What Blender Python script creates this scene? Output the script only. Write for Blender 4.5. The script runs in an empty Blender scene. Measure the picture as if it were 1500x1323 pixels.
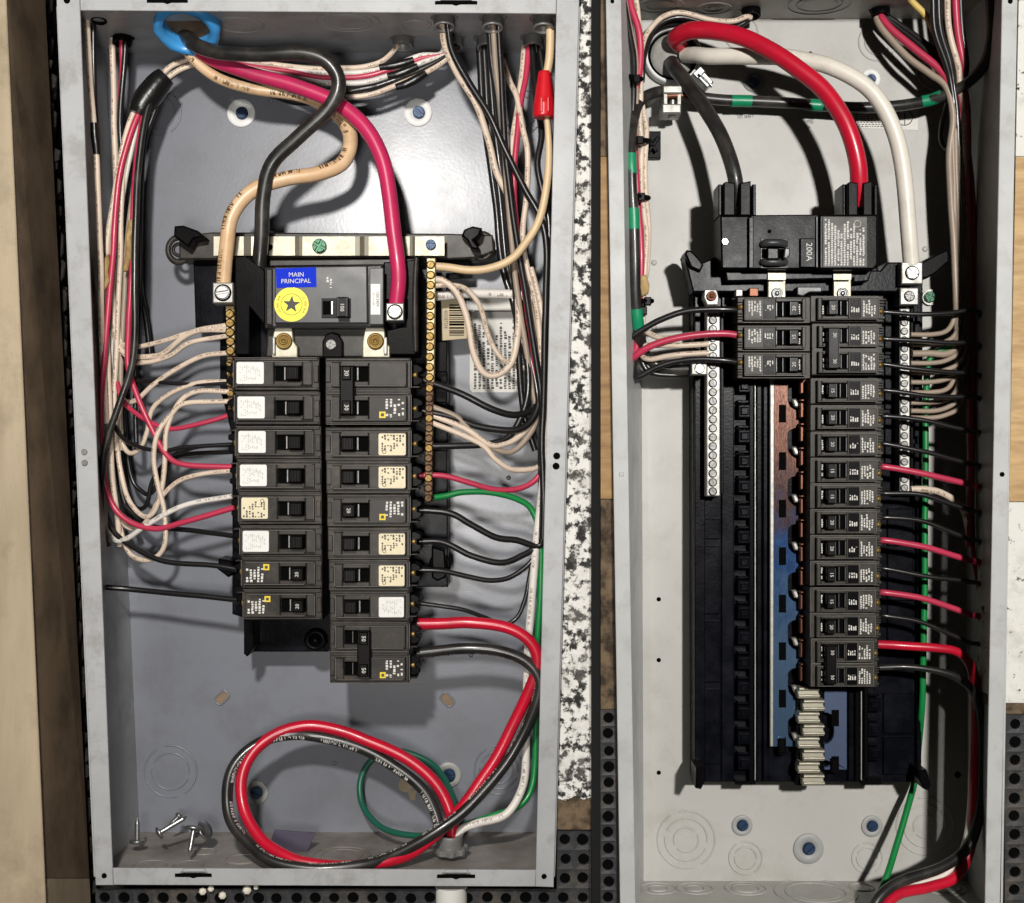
import bpy, math, random
from mathutils import Vector, Matrix
random.seed(7)
# ------------------------------------------------------------------ camera, world, lamps
# authoring unit: 1 px = 0.5 mm; X right, Y away from the camera, Z up; depth 0 = the front plane of the steel boxes
S = 0.0005
D = 2000.0
CX, CY = 750.0, 661.5
sc = bpy.context.scene
COL = sc.collection
cam = bpy.data.cameras.new('camera'); camo = bpy.data.objects.new('camera', cam); COL.objects.link(camo)
cam.sensor_fit = 'HORIZONTAL'; cam.sensor_width = 36; cam.lens = 48.0; cam.clip_start = 0.01; cam.clip_end = 50
camo.location = (0, -D*S, 0); camo.rotation_euler = (math.pi/2, 0, 0); sc.camera = camo
world = bpy.data.worlds.new('World'); sc.world = world; world.use_nodes = True
bg = world.node_tree.nodes['Background']; bg.inputs[0].default_value = (1.0, 0.95, 0.88, 1); bg.inputs[1].default_value = 0.014
sc.view_settings.view_transform = 'Standard'; sc.view_settings.look = 'None'; sc.view_settings.exposure = 0.0; sc.view_settings.gamma = 1.0
sc.cycles.max_bounces = 5; sc.cycles.diffuse_bounces = 1; sc.cycles.use_denoising = True

def masked_lamp(name, x, y, d, energy, size, color, edge_x, right_side):
    """a lamp whose beam an added node mask ends at edge_x on the front plane"""
    l = bpy.data.lights.new(name, 'SPOT'); l.energy = energy; l.shadow_soft_size = size*S; l.color = color
    l.spot_size = math.radians(100); l.spot_blend = 0.2
    o = bpy.data.objects.new(name, l); COL.objects.link(o)
    o.location = ((x-CX)*S, d*S, (CY-y)*S); o.rotation_euler = (math.pi/2, 0, 0)
    l.use_nodes = True; nt = l.node_tree; n = nt.nodes
    em = [q for q in n if q.type == 'EMISSION'][0]
    tc = n.new('ShaderNodeTexCoord'); sp = n.new('ShaderNodeSeparateXYZ'); nt.links.new(tc.outputs['Normal'], sp.inputs[0])
    dv = n.new('ShaderNodeMath'); dv.operation = 'DIVIDE'; nt.links.new(sp.outputs[0], dv.inputs[0]); nt.links.new(sp.outputs[2], dv.inputs[1])
    cm = n.new('ShaderNodeMath'); cm.operation = 'LESS_THAN' if right_side else 'GREATER_THAN'
    nt.links.new(dv.outputs[0], cm.inputs[0]); cm.inputs[1].default_value = (x-edge_x)/(-d)
    nt.links.new(cm.outputs[0], em.inputs['Strength'])
    return o
masked_lamp('masked_lamp', 415, -120, -2000, 47, 70, (1.0, 0.965, 0.92), 872, False)
masked_lamp('masked_lamp', 560, 860, -2100, 17, 150, (1.0, 0.965, 0.92), 872, False)  # added soft fill for the left box's shadows and top wall
masked_lamp('masked_lamp', 1720, -70, -3550, 160, 85, (1.0, 0.975, 0.94), 872, True)

# ------------------------------------------------------------------ helpers
def W(x, y, d):
    k = (D+d)/D
    return Vector(((x-CX)*k, d, (CY-y)*k))
def srgb(h):
    h = h.lstrip('#'); v = [int(h[i:i+2], 16)/255 for i in (0, 2, 4)]
    return tuple(c/12.92 if c <= .04045 else ((c+.055)/1.055)**2.4 for c in v)
MATS = {}
def mat(name, col, rough=.5, metal=0., var=0., vs=40., col2=None, thr=None, bump=0., bs=900., spec=.5, coat=0., uvprint=None, aniso=None, grime=None):
    m = bpy.data.materials.new(name); m.use_nodes = True; nt = m.node_tree; n = nt.nodes; L = nt.links
    b = n['Principled BSDF']
    c = srgb(col) if isinstance(col, str) else col
    b.inputs['Roughness'].default_value = rough; b.inputs['Metallic'].default_value = metal
    b.inputs['Specular IOR Level'].default_value = spec
    if coat: b.inputs['Coat Weight'].default_value = coat; b.inputs['Coat Roughness'].default_value = .12
    b.inputs['Base Color'].default_value = (*c, 1)
    g = n.new('ShaderNodeNewGeometry'); pos = g.outputs['Position']
    if aniso:
        mp = n.new('ShaderNodeMapping'); mp.inputs['Scale'].default_value = aniso; L.new(pos, mp.inputs[0]); pos = mp.outputs[0]
    last = None
    if var or col2:
        nz = n.new('ShaderNodeTexNoise'); nz.inputs['Scale'].default_value = vs; nz.inputs['Detail'].default_value = 6; nz.inputs['Roughness'].default_value = .62
        L.new(pos, nz.inputs['Vector'])
        rp = n.new('ShaderNodeValToRGB'); L.new(nz.outputs[0], rp.inputs[0])
        c2 = (srgb(col2) if isinstance(col2, str) else col2) if col2 else tuple(q*(1-var) for q in c)
        t = thr or (.35, .68)
        rp.color_ramp.elements[0].position = t[0]; rp.color_ramp.elements[1].position = t[1]
        rp.color_ramp.elements[0].color = (*c, 1); rp.color_ramp.elements[1].color = (*c2, 1)
        last = rp.outputs[0]
        mr = n.new('ShaderNodeMath'); mr.operation = 'MULTIPLY_ADD'; mr.inputs[1].default_value = .22; mr.inputs[2].default_value = rough-.11
        L.new(nz.outputs[0], mr.inputs[0]); L.new(mr.outputs[0], b.inputs['Roughness'])
    if uvprint:
        # faint lettering printed along an insulated cable (u = along in px, v = around)
        uv = n.new('ShaderNodeTexCoord'); mp2 = n.new('ShaderNodeMapping'); mp2.inputs['Scale'].default_value = (.55, 5.0, 1); L.new(uv.outputs['UV'], mp2.inputs[0])
        nz2 = n.new('ShaderNodeTexNoise'); nz2.inputs['Scale'].default_value = 1.0; nz2.inputs['Detail'].default_value = 1; L.new(mp2.outputs[0], nz2.inputs['Vector'])
        s2 = n.new('ShaderNodeSeparateXYZ'); L.new(uv.outputs['UV'], s2.inputs[0])
        def mth(op, a, v):
            q = n.new('ShaderNodeMath'); q.operation = op; L.new(a, q.inputs[0])
            if hasattr(v, 'is_linked'): L.new(v, q.inputs[1])
            else: q.inputs[1].default_value = v
            return q.outputs[0]
        band = mth('LESS_THAN', mth('ABSOLUTE', mth('SUBTRACT', s2.outputs[1], uvprint[1]), 0), uvprint[2])
        gap = mth('LESS_THAN', mth('FRACT', mth('MULTIPLY', s2.outputs[0], 1/90.), 0), .7)
        msk = mth('MULTIPLY', mth('MULTIPLY', mth('GREATER_THAN', nz2.outputs[0], .53), band), gap)
        mx = n.new('ShaderNodeMix'); mx.data_type = 'RGBA'; L.new(msk, mx.inputs[0])
        if last: L.new(last, mx.inputs[6])
        else: mx.inputs[6].default_value = (*c, 1)
        mx.inputs[7].default_value = (*srgb(uvprint[0]), 1); last = mx.outputs[2]
    if grime:      # dust, stains and fine specks: (colour, stain amount, speck amount, scale)
        def layer(prev, scale, t0, t1, amt, gc, stretch=None):
            nz3 = n.new('ShaderNodeTexNoise'); nz3.inputs['Scale'].default_value = scale; nz3.inputs['Detail'].default_value = 8; nz3.inputs['Roughness'].default_value = .7
            src = g.outputs['Position']
            if stretch:
                mp3 = n.new('ShaderNodeMapping'); mp3.inputs['Scale'].default_value = stretch; mp3.inputs['Rotation'].default_value = (0, .35, 0); L.new(src, mp3.inputs[0]); src = mp3.outputs[0]
            L.new(src, nz3.inputs['Vector'])
            rm = n.new('ShaderNodeMapRange'); rm.inputs[1].default_value = t0; rm.inputs[2].default_value = t1; rm.inputs[4].default_value = amt; L.new(nz3.outputs[0], rm.inputs[0])
            mx3 = n.new('ShaderNodeMix'); mx3.data_type = 'RGBA'; L.new(rm.outputs[0], mx3.inputs[0])
            if prev: L.new(prev, mx3.inputs[6])
            else: mx3.inputs[6].default_value = (*c, 1)
            mx3.inputs[7].default_value = (*srgb(gc), 1); return mx3.outputs[2]
        last = layer(last, grime[3], .5, .72, grime[1], grime[0])
        last = layer(last, 420, .66, .70, grime[2], grime[0])
        if len(grime) > 4: last = layer(last, 60, .69, .72, grime[4], '#e2e0da', (.5, 1, 14))
    if last: L.new(last, b.inputs['Base Color'])
    if bump:
        nb = n.new('ShaderNodeTexNoise'); nb.inputs['Scale'].default_value = bs; nb.inputs['Detail'].default_value = 3; L.new(pos, nb.inputs['Vector'])
        bp = n.new('ShaderNodeBump'); bp.inputs['Strength'].default_value = bump; bp.inputs['Distance'].default_value = .0006
        L.new(nb.outputs[0], bp.inputs['Height']); L.new(bp.outputs[0], b.inputs['Normal'])
    MATS[name] = m
    return m

class MB:
    def __init__(s): s.v = []; s.f = []; s.uv = []; s.smooth = []
    def add(s, vs, fs, smooth=False, uvs=None):
        o = len(s.v); s.v += [tuple(q) for q in vs]
        for i, f in enumerate(fs):
            s.f.append(tuple(o+j for j in f)); s.smooth.append(smooth); s.uv.append(uvs[i] if uvs else None)
        return s
    def prism(s, pts, d0, d1, b=1.0, slope=None):
        """pts: (X,Z) outline at depth d0 (near face), pushed back to d1; near edge chamfered by b"""
        n = len(pts)
        a = sum(pts[i][0]*pts[(i+1) % n][1]-pts[(i+1) % n][0]*pts[i][1] for i in range(n))
        if a < 0: pts = pts[::-1]
        def inset(t):
            out = []
            for i in range(n):
                p0 = Vector(pts[i-1]); p1 = Vector(pts[i]); p2 = Vector(pts[(i+1) % n])
                e1 = (p1-p0); e2 = (p2-p1)
                if e1.length < 1e-6 or e2.length < 1e-6: out.append(p1); continue
                e1.normalize(); e2.normalize(); n1 = Vector((-e1.y, e1.x)); n2 = Vector((-e2.y, e2.x))
                m = n1+n2
                k = t/max(.35, 1+n1.dot(n2)) if m.length > 1e-6 else 0
                out.append(p1+m*k)
            return out
        rings = []
        if b > 0:
            rings.append([(q.x, d0, q.y) for q in inset(b)]); rings.append([(p[0], d0+b*(slope or 1), p[1]) for p in pts])
        else: rings.append([(p[0], d0, p[1]) for p in pts])
        rings.append([(p[0], d1, p[1]) for p in pts])
        vs = [q for r in rings for q in r]; fs = [tuple(range(n))]
        for k in range(len(rings)-1):
            for i in range(n):
                j = (i+1) % n; fs.append((k*n+i, (k+1)*n+i, (k+1)*n+j, k*n+j))
        m = (len(rings)-1)*n; fs.append(tuple(m+i for i in reversed(range(n))))
        return s.add(vs, fs)
    def box(s, x0, x1, z0, z1, d0, d1, b=1.0): return s.prism([(x0, z0), (x1, z0), (x1, z1), (x0, z1)], d0, d1, b)
    def ip(s, pts, d0, d1, b=1.0):      # outline in picture coordinates, read on the plane at depth d0
        return s.prism([(W(x, y, d0).x, W(x, y, d0).z) for x, y in pts], d0, d1, b)
    def ir(s, x0, y0, x1, y1, d0, d1, b=1.0): return s.ip([(x0, y1), (x1, y1), (x1, y0), (x0, y0)], d0, d1, b)
    def sheet(s, pts): return s.add([tuple(p) for p in pts], [tuple(range(len(pts)))])
    def lathe(s, c, axis, prof, n=20, smooth=True, xd=None):
        axis = Vector(axis).normalized(); h = Vector((1, 0, 0)) if abs(axis.x) < .8 else Vector((0, 0, 1))
        u = axis.cross(h).normalized(); v = axis.cross(u); c = Vector(c); vs = []; fs = []
        for r, t in prof:
            for i in range(n):
                a = 2*math.pi*i/n; vs.append(c+axis*t+(u*math.cos(a)+v*math.sin(a))*r)
        for k in range(len(prof)-1):
            for i in range(n):
                j = (i+1) % n; fs.append((k*n+i, k*n+j, (k+1)*n+j, (k+1)*n+i))
        s.add(vs, fs, smooth)
        if prof[0][0] > .01: s.add(vs[:n], [tuple(range(n))])
        if prof[-1][0] > .01: s.add(vs[-n:], [tuple(reversed(range(n)))])
        return s
    def disc(s, x, y, d, prof, n=20, smooth=True):   # profile (r, toward-viewer height)
        return s.lathe(W(x, y, d), (0, -1, 0), prof, n, smooth)
    def ring(s, c, axis, R, r, n=28, m=6, a0=0, a1=2*math.pi, sx=1.0):
        axis = Vector(axis).normalized(); h = Vector((1, 0, 0)) if abs(axis.x) < .8 else Vector((0, 0, 1))
        u = axis.cross(h).normalized(); v = axis.cross(u); c = Vector(c)
        full = abs(a1-a0-2*math.pi) < 1e-6; k = n if full else n+1; vs = []; fs = []
        for i in range(k):
            a = a0+(a1-a0)*i/n; e = u*math.cos(a)*sx+v*math.sin(a)
            for j in range(m):
                t = 2*math.pi*j/m; vs.append(c+e*R+(e*math.cos(t)+axis*math.sin(t))*r)
        for i in range(k if full else k-1):
            i2 = (i+1) % k
            for j in range(m):
                j2 = (j+1) % m; fs.append((i*m+j, i2*m+j, i2*m+j2, i*m+j2))
        return s.add(vs, fs, True)
    def tube(s, P, r, n=10, sub=6, caps=True, wob=0.0):
        P = [Vector(p) for p in P]; R = r if isinstance(r, (list, tuple)) else [r]*len(P)
        pts = []; rs = []
        if len(P) == 2: pts = [P[0].lerp(P[1], t/8) for t in range(9)]; rs = [R[0]+(R[1]-R[0])*t/8 for t in range(9)]
        else:
            for i in range(len(P)-1):
                p0 = P[i-1] if i else P[0]*2-P[1]; p1 = P[i]; p2 = P[i+1]; p3 = P[i+2] if i+2 < len(P) else P[i+1]*2-P[i]
                for k in range(sub):
                    t = k/sub; t2 = t*t; t3 = t2*t
                    pts.append(.5*((2*p1)+(p2-p0)*t+(2*p0-5*p1+4*p2-p3)*t2+(3*p1-p0-3*p2+p3)*t3)); rs.append(R[i]+(R[i+1]-R[i])*t)
            pts.append(P[-1]); rs.append(R[-1])
        if wob:
            q_ = random.Random(int(abs(P[0].x*7+P[-1].z*3))); ph = [q_.random()*6.28 for _ in range(6)]; l_ = 0
            for i in range(1, len(pts)-1):
                l_ += (pts[i]-pts[i-1]).length
                pts[i] = pts[i]+Vector((math.sin(l_/27+ph[0])+.4*math.sin(l_/13+ph[1]), math.sin(l_/23+ph[2]), math.sin(l_/24+ph[3])+.4*math.sin(l_/12+ph[4])))*wob*min(1, i/6, (len(pts)-1-i)/6)
        tan = [(pts[min(i+1, len(pts)-1)]-pts[max(i-1, 0)]).normalized() for i in range(len(pts))]
        u = tan[0].cross(Vector((0, 1, 0)));
        if u.length < .1: u = tan[0].cross(Vector((1, 0, 0)))
        u.normalize(); vs = []; fs = []; uvs = []; ln = 0; lens = []
        for i, p in enumerate(pts):
            u = (u-tan[i]*u.dot(tan[i])).normalized(); v = tan[i].cross(u)
            if i: ln += (p-pts[i-1]).length
            lens.append(ln)
            for j in range(n):
                a = 2*math.pi*j/n; vs.append(p+(u*math.cos(a)+v*math.sin(a))*rs[i])
        for i in range(len(pts)-1):
            for j in range(n):
                j2 = (j+1) % n; fs.append((i*n+j, (i+1)*n+j, (i+1)*n+j2, i*n+j2))
                uvs.append([(lens[i], j/n), (lens[i+1], j/n), (lens[i+1], (j+1)/n), (lens[i], (j+1)/n)])
        s.add(vs, fs, True, uvs)
        if caps:
            s.add(vs[:n], [tuple(reversed(range(n)))]); s.add(vs[-n:], [tuple(range(n))])
        return s
    def mesh(s, name, origin=(0, 0, 0)):
        o = Vector(origin); me = bpy.data.meshes.new(name)
        me.from_pydata([tuple((Vector(p)-o)*S) for p in s.v], [], s.f); me.update()
        me.polygons.foreach_set('use_smooth', s.smooth)
        if any(s.uv):
            ul = me.uv_layers.new(name='UVMap'); flat = []
            for f, q in zip(s.f, s.uv):
                for c in (q or [(0, 0)]*len(f)): flat += list(c)
            ul.data.foreach_set('uv', flat)
        return me
    def base(s):
        xs = [p[0] for p in s.v]; ys = [p[1] for p in s.v]; zs = [p[2] for p in s.v]
        return Vector(((min(xs)+max(xs))/2, (min(ys)+max(ys))/2, min(zs)))
ORG = {}
def tag(o, label=None, cat=None, group=None, kind=None):
    if label: o['label'] = label
    if cat: o['category'] = cat
    if group: o['group'] = group
    if kind: o['kind'] = kind
    return o
def link(name, me, m, origin, parent=None):
    o = bpy.data.objects.new(name, me); COL.objects.link(o)
    if me is not None and m is not None and not me.materials: me.materials.append(MATS[m] if isinstance(m, str) else m)
    if parent: o.parent = parent; o.location = (Vector(origin)-ORG[parent])*S
    else: o.location = Vector(origin)*S
    ORG[o] = Vector(origin)
    return o
def thing(name, label, cat, origin, group=None):
    return tag(link(name, None, None, origin), label, cat, group)
def solo(name, mb, m, label, cat, group=None):      # a thing that is one mesh
    b = mb.base(); return tag(link(name, mb.mesh(name, b), m, b), label, cat, group)
def part(name, mb, m, parent, label=None):
    o = link(name, mb.mesh(name, ORG[parent]), m, ORG[parent], parent)
    if label: o['label'] = label
    return o
def structure(name, mb, m):
    b = mb.base(); return tag(link(name, mb.mesh(name, b), m, b), kind='structure')
def inst(name, me, m, parent, at, scale=1.0, rot=0.0):     # a piece that shares its mesh
    o = link(name, me, m, at, parent); o.scale = (scale,)*3; o.rotation_euler = (0, rot, 0); return o
def copy_tree(o, parent=None):
    c = o.copy(); COL.objects.link(c); c.parent = parent
    for ch in o.children: copy_tree(ch, c)
    return c
PROTO = {}
def place(key, builder, x, y, d, scale, flip, label, cat, group):
    if key not in PROTO: PROTO[key] = r = builder()
    else:
        r = copy_tree(PROTO[key])
    k = (D+d)/D*scale
    r.location = W(x, y, d)*S; r.scale = (k, k, k); r.rotation_euler = (0, math.pi if flip else 0, 0)
    return tag(r, label, cat, group)
TXT = {}
def text_verts(t, size):
    if t not in TXT:
        cu = bpy.data.curves.new('lettering', 'FONT'); cu.body = t; cu.align_x = 'CENTER'; cu.align_y = 'CENTER'; cu.resolution_u = 2
        ob = bpy.data.objects.new('lettering', cu); COL.objects.link(ob)
        me = bpy.data.meshes.new_from_object(ob)
        TXT[t] = ([(v.co.x, v.co.y) for v in me.vertices], [tuple(p.vertices) for p in me.polygons])
        bpy.data.objects.remove(ob); bpy.data.curves.remove(cu); bpy.data.meshes.remove(me)
    return TXT[t]
def text(mb, t, x, z, d, size, rot=0.0, sx=1.0):
    vs, fs = text_verts(t, size); c, s = math.cos(rot), math.sin(rot)
    mb.add([(x+(a*sx*c-b*s)*size, d, z+(a*sx*s+b*c)*size) for a, b in vs], fs); return mb
def fineprint(mb, x0, x1, z0, z1, d, cols, glyph, seed, fill=.8, wide=None):
    """columns of tiny printed marks, as on the sideways print of a breaker"""
    r = random.Random(seed); w = (x1-x0)/cols
    for c in range(cols):
        z = z0; end = z1-(z1-z0)*r.random()*.35
        while z < end:
            h = glyph*(.5+r.random()); 
            if r.random() < fill:
                a = x0+c*w+w*.12*r.random(); mb.sheet([(a, d, z), (a+w*(.45+.25*r.random()), d, z), (a+w*(.45+.25*r.random()), d, min(z+h, z1)), (a, d, min(z+h, z1))])
            z += h+glyph*.35
    return mb
SCREWS = {}
def screw_mesh(kind):
    """a screw head of radius 1 with a true groove or cross cut into it; local axis toward the viewer"""
    if kind in SCREWS: return SCREWS[kind]
    mb = MB(); mb.lathe((0, 0, 0), (0, -1, 0), [(1.0, -.3), (1.0, .25), (.96, .3), (.0, .3)], 18, False)
    if kind == 'slot':
        for sg in (1, -1):
            pts = [(.9*math.cos(a), sg*.9*math.sin(a)) for a in [.16+(math.pi-.32)*i/9 for i in range(10)]]
            mb.prism(pts, -.55, -.28, .06)
    else:
        for q in range(4):
            a0 = q*math.pi/2
            pts = [(.22*math.cos(a0+math.pi/4)*1.0, .22*math.sin(a0+math.pi/4))]+[(.92*math.cos(a), .92*math.sin(a)) for a in [a0+.18+(math.pi/2-.36)*i/4 for i in range(5)]]
            mb.prism(pts, -.55, -.28, .06)
    SCREWS[kind] = mb
    return mb
SCM = {}
def screw(parent, x, y, d, r, m, kind='slot', rot=.5, name='screw'):
    if (kind, m) not in SCM: SCM[kind, m] = screw_mesh(kind).mesh('screw')
    return inst(name, SCM[kind, m], m, parent, W(x, y, d), r*(D+d)/D, rot)

# ------------------------------------------------------------------ materials
mat('grey_paint_old', '#7a7d85', .31, var=.2, vs=11, bump=.07, bs=420, spec=.5, grime=('#554c46', .22, .4, 22, .35))
mat('grey_paint_lit', '#acadae', .4, var=.16, vs=22, bump=.05, bs=500, grime=('#5b4f44', .5, .6, 34, .4))  # same paint as the back wall, brighter light put into the colour
mat('dusty_floor', '#8f8a84', .5, col2='#645a51', vs=16, thr=(.38, .66), bump=.15, bs=600)
mat('pale_grey_paint', '#b6b4ae', .45, var=.1, vs=9, bump=.04, bs=500, spec=.4, grime=('#8a8272', .35, .45, 24, .5))
mat('pale_grey_frame', '#b9bab8', .42, var=.12, vs=24, bump=.04, bs=500, spec=.4, grime=('#7d7466', .45, .6, 34, .5))
mat('black_plastic', '#262321', .38, col2='#3a352f', vs=60, thr=(.4, .75), bump=.08, bs=1500, spec=.22, grime=('#6e665b', .35, .5, 50))
mat('breaker_grey', '#35332f', .38, col2='#4a463f', vs=90, thr=(.4, .75), bump=.1, bs=1500, spec=.12, grime=('#6a6258', .3, .5, 60))
mat('black_plastic_edge', '#75706a', .5, var=.2, vs=80)
mat('dark_plastic', '#0c0b0c', .3, var=.3, vs=60, spec=.05, bump=.1, bs=700)
mat('navy_plastic', '#08090e', .28, col2='#15161d', vs=50, thr=(.42, .72), bump=.14, bs=500, spec=.07)
mat('recess_black', '#040404', .8, spec=.05)
mat('smoke_plastic', '#3a3a3b', .36, var=.12, vs=70, spec=.35)
mat('handle_plastic', '#0c0b0a', .34, var=.2, vs=90, spec=.1)
mat('sticker_white', '#e3e2dd', .55, var=.06, vs=120)
mat('sticker_cream', '#e2d6b4', .55, var=.10, vs=120)
mat('print_grey', '#8f8d86', .6)
mat('print_faint', '#b9b7b0', .6)
mat('print_dark', '#3a3632', .6)
mat('print_white', '#d6d3cb', .6)
mat('print_soft', '#d2cfc7', .6)
mat('yellow_mark', '#e2c51c', .5)
mat('blue_sticker', '#0a2fc4', .6, spec=.1)
mat('yellow_sticker', '#f0e414', .45)
mat('tan_sticker', '#b7a684', .55, var=.12, vs=60)
mat('paper_label', '#d3d0c8', .55, var=.08, vs=30)
mat('aluminium', '#aaa594', .5, metal=.6, var=.12, vs=120, bump=.06, bs=1500)
mat('tin_plate', '#a5a39d', .48, metal=.6, var=.25, vs=200)
mat('zinc', '#a5a5a4', .36, metal=.9, var=.25, vs=150)
mat('dull_zinc', '#8a8987', .46, metal=.4, var=.3, vs=120)
mat('brass', '#86703c', .45, metal=.6, col2='#7d5f2c', vs=110, thr=(.4, .7))
mat('brass_pale', '#b3a583', .5, metal=.5, col2='#9b7f47', vs=60, thr=(.4, .7))
mat('rusty_brass', '#6f5434', .55, metal=.4, col2='#4c2f1c', vs=110, thr=(.38, .66))
mat('copper', '#6e4534', .45, metal=.7, var=.2, vs=60, aniso=(8, 1, .6))
mat('green_metal', '#0f4a2e', .36, metal=.4, var=.2, vs=200)
mat('blue_metal', '#1b3758', .42, metal=.3, var=.3, vs=200)
mat('washer_white', '#e6e6e4', .5, var=.05, vs=90)
mat('washer_grey', '#9c9c98', .5, var=.1, vs=90)
mat('blue_bushing', '#3f93d2', .36, var=.18, vs=60, coat=.2)
mat('wire_black', '#1b1a1a', .34, var=.3, vs=60, coat=.15)
mat('cable_black', '#1b1a19', .36, col2='#2e2c2a', vs=40, coat=.12, grime=('#6a655d', .25, .5, 40))
mat('cable_black_print', '#1d1c1b', .33, col2='#312f2d', vs=40, coat=.2, uvprint=('#c9c6c0', .45, .06))
mat('wire_red', '#bf3552', .38, var=.14, vs=60, coat=.1)
mat('cable_pink', '#c62a5c', .36, var=.2, vs=30, coat=.1, grime=('#7d2f48', .5, .5, 36))
mat('cable_red', '#c81431', .34, var=.2, vs=40, coat=.12, grime=('#7a2a30', .4, .5, 40))
mat('wire_green', '#12803e', .36, var=.15, vs=60, coat=.1)
mat('wire_teal', '#1d5f4c', .4, var=.15, vs=60)
mat('wire_cream', '#dcc8b4', .42, var=.12, vs=60, uvprint=('#9a8674', .3, .06))
mat('wire_white', '#e2dcd4', .42, var=.1, vs=60, uvprint=('#a0968c', .3, .06))
mat('wire_beige', '#dfc298', .42, var=.14, vs=30)
mat('cable_beige', '#dcbc98', .38, col2='#c79c6c', vs=22, thr=(.4, .75), uvprint=('#5d452c', .3, .07), grime=('#8a6a45', .55, .6, 34))
mat('cable_white', '#e6dfd2', .38, var=.06, vs=30, uvprint=('#4a463f', .62, .08), grime=('#a3988a', .4, .5, 36))
mat('wire_yellow', '#d9bc6a', .42, var=.1, vs=60)
mat('wire_grey', '#a08f7e', .42, var=.12, vs=60)
mat('tape_black', '#161616', .3, var=.2, vs=120, bump=.2, bs=500)
mat('tape_green', '#12875c', .38, var=.1, vs=120)
mat('nut_red', '#cf1423', .34, var=.1, vs=60, coat=.2)
mat('kraft_paper', '#b39661', .7, col2='#7d6238', vs=90, bump=.4, bs=900)
mat('putty', '#9a9892', .8, var=.35, vs=60, bump=.4, bs=300)
mat('tan_wood', '#ac9c82', .75, var=.22, vs=8, bump=.2, bs=260, aniso=(6, 6, 1), grime=('#6b5a43', .5, .6, 18))
mat('brown_board', '#857059', .7, col2='#5d4c3a', vs=20, thr=(.4, .66), bump=.12, bs=300)
mat('dark_gap', '#171310', .9, col2='#3b322a', vs=180, thr=(.5, .7), bump=.6, bs=300)
mat('speckled_stone', '#dcdad4', .8, col2='#1d1c1b', vs=150, thr=(.44, .62), bump=1.0, bs=300, grime=('#9a968e', .5, .4, 60))
_r = [q_ for q_ in MATS['speckled_stone'].node_tree.nodes if q_.type == 'VALTORGB'][0].color_ramp
for _p, _c in ((.49, '#d2d0ca'), (.515, '#a3a19b'), (.545, '#4b4946'), (.575, '#242322')): _r.elements.new(_p).color = (*srgb(_c), 1)
mat('dirt_stone', '#6b5943', .85, col2='#2f2418', vs=90, thr=(.4, .6), bump=.6, bs=400)
mat('plywood', '#c3a06a', .55, col2='#a58352', vs=30, thr=(.35, .65), aniso=(1.2, 1, 6))
mat('dark_plywood', '#a07a45', .6, col2='#7d5c30', vs=30, thr=(.35, .65), aniso=(1.2, 1, 6))
mat('rubber_mat', '#2a2a2c', .6, var=.3, vs=60, bump=.3, bs=600, grime=('#6d6254', .55, .5, 30))
mat('divider_black', '#030303', .9)
mat('white_pipe', '#d8d6d0', .35, var=.06, vs=40)
mat('foam', '#d9d2c2', .8, bump=.4, bs=600)
mat('purple_card', '#4b4558', .5, var=.2, vs=80)
mat('white_stone', '#dcdad2', .8, col2='#24221f', vs=130, thr=(.60, .66), bump=.7, bs=300, grime=('#8f8a80', .5, .5, 40))
# the bus plate: copper above, with a blue reflection painted into its lower end
m = mat('reflection_tinted_bus', '#a9705a', .26, metal=.75, bump=.25, bs=420, aniso=(9, 1, .25))
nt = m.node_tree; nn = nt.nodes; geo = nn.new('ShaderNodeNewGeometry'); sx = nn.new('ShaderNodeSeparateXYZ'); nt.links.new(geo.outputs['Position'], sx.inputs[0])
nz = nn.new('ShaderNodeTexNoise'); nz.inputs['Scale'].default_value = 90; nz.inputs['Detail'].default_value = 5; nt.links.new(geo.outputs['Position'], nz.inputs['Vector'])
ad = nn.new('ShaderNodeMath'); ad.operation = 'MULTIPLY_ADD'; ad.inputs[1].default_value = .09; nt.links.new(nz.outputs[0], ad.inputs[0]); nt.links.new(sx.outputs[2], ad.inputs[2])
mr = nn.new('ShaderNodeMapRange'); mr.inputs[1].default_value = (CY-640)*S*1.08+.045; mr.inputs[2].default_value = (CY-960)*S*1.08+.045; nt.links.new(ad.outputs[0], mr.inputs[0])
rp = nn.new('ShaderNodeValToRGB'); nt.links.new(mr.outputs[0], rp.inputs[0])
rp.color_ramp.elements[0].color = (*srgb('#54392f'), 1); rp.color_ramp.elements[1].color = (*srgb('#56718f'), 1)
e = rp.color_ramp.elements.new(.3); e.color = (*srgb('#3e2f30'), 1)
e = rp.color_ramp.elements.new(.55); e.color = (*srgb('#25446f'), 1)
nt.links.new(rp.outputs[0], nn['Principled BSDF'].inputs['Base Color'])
mat('blue_bus', '#434f68', .48, metal=.6, var=.15, vs=60)

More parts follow.
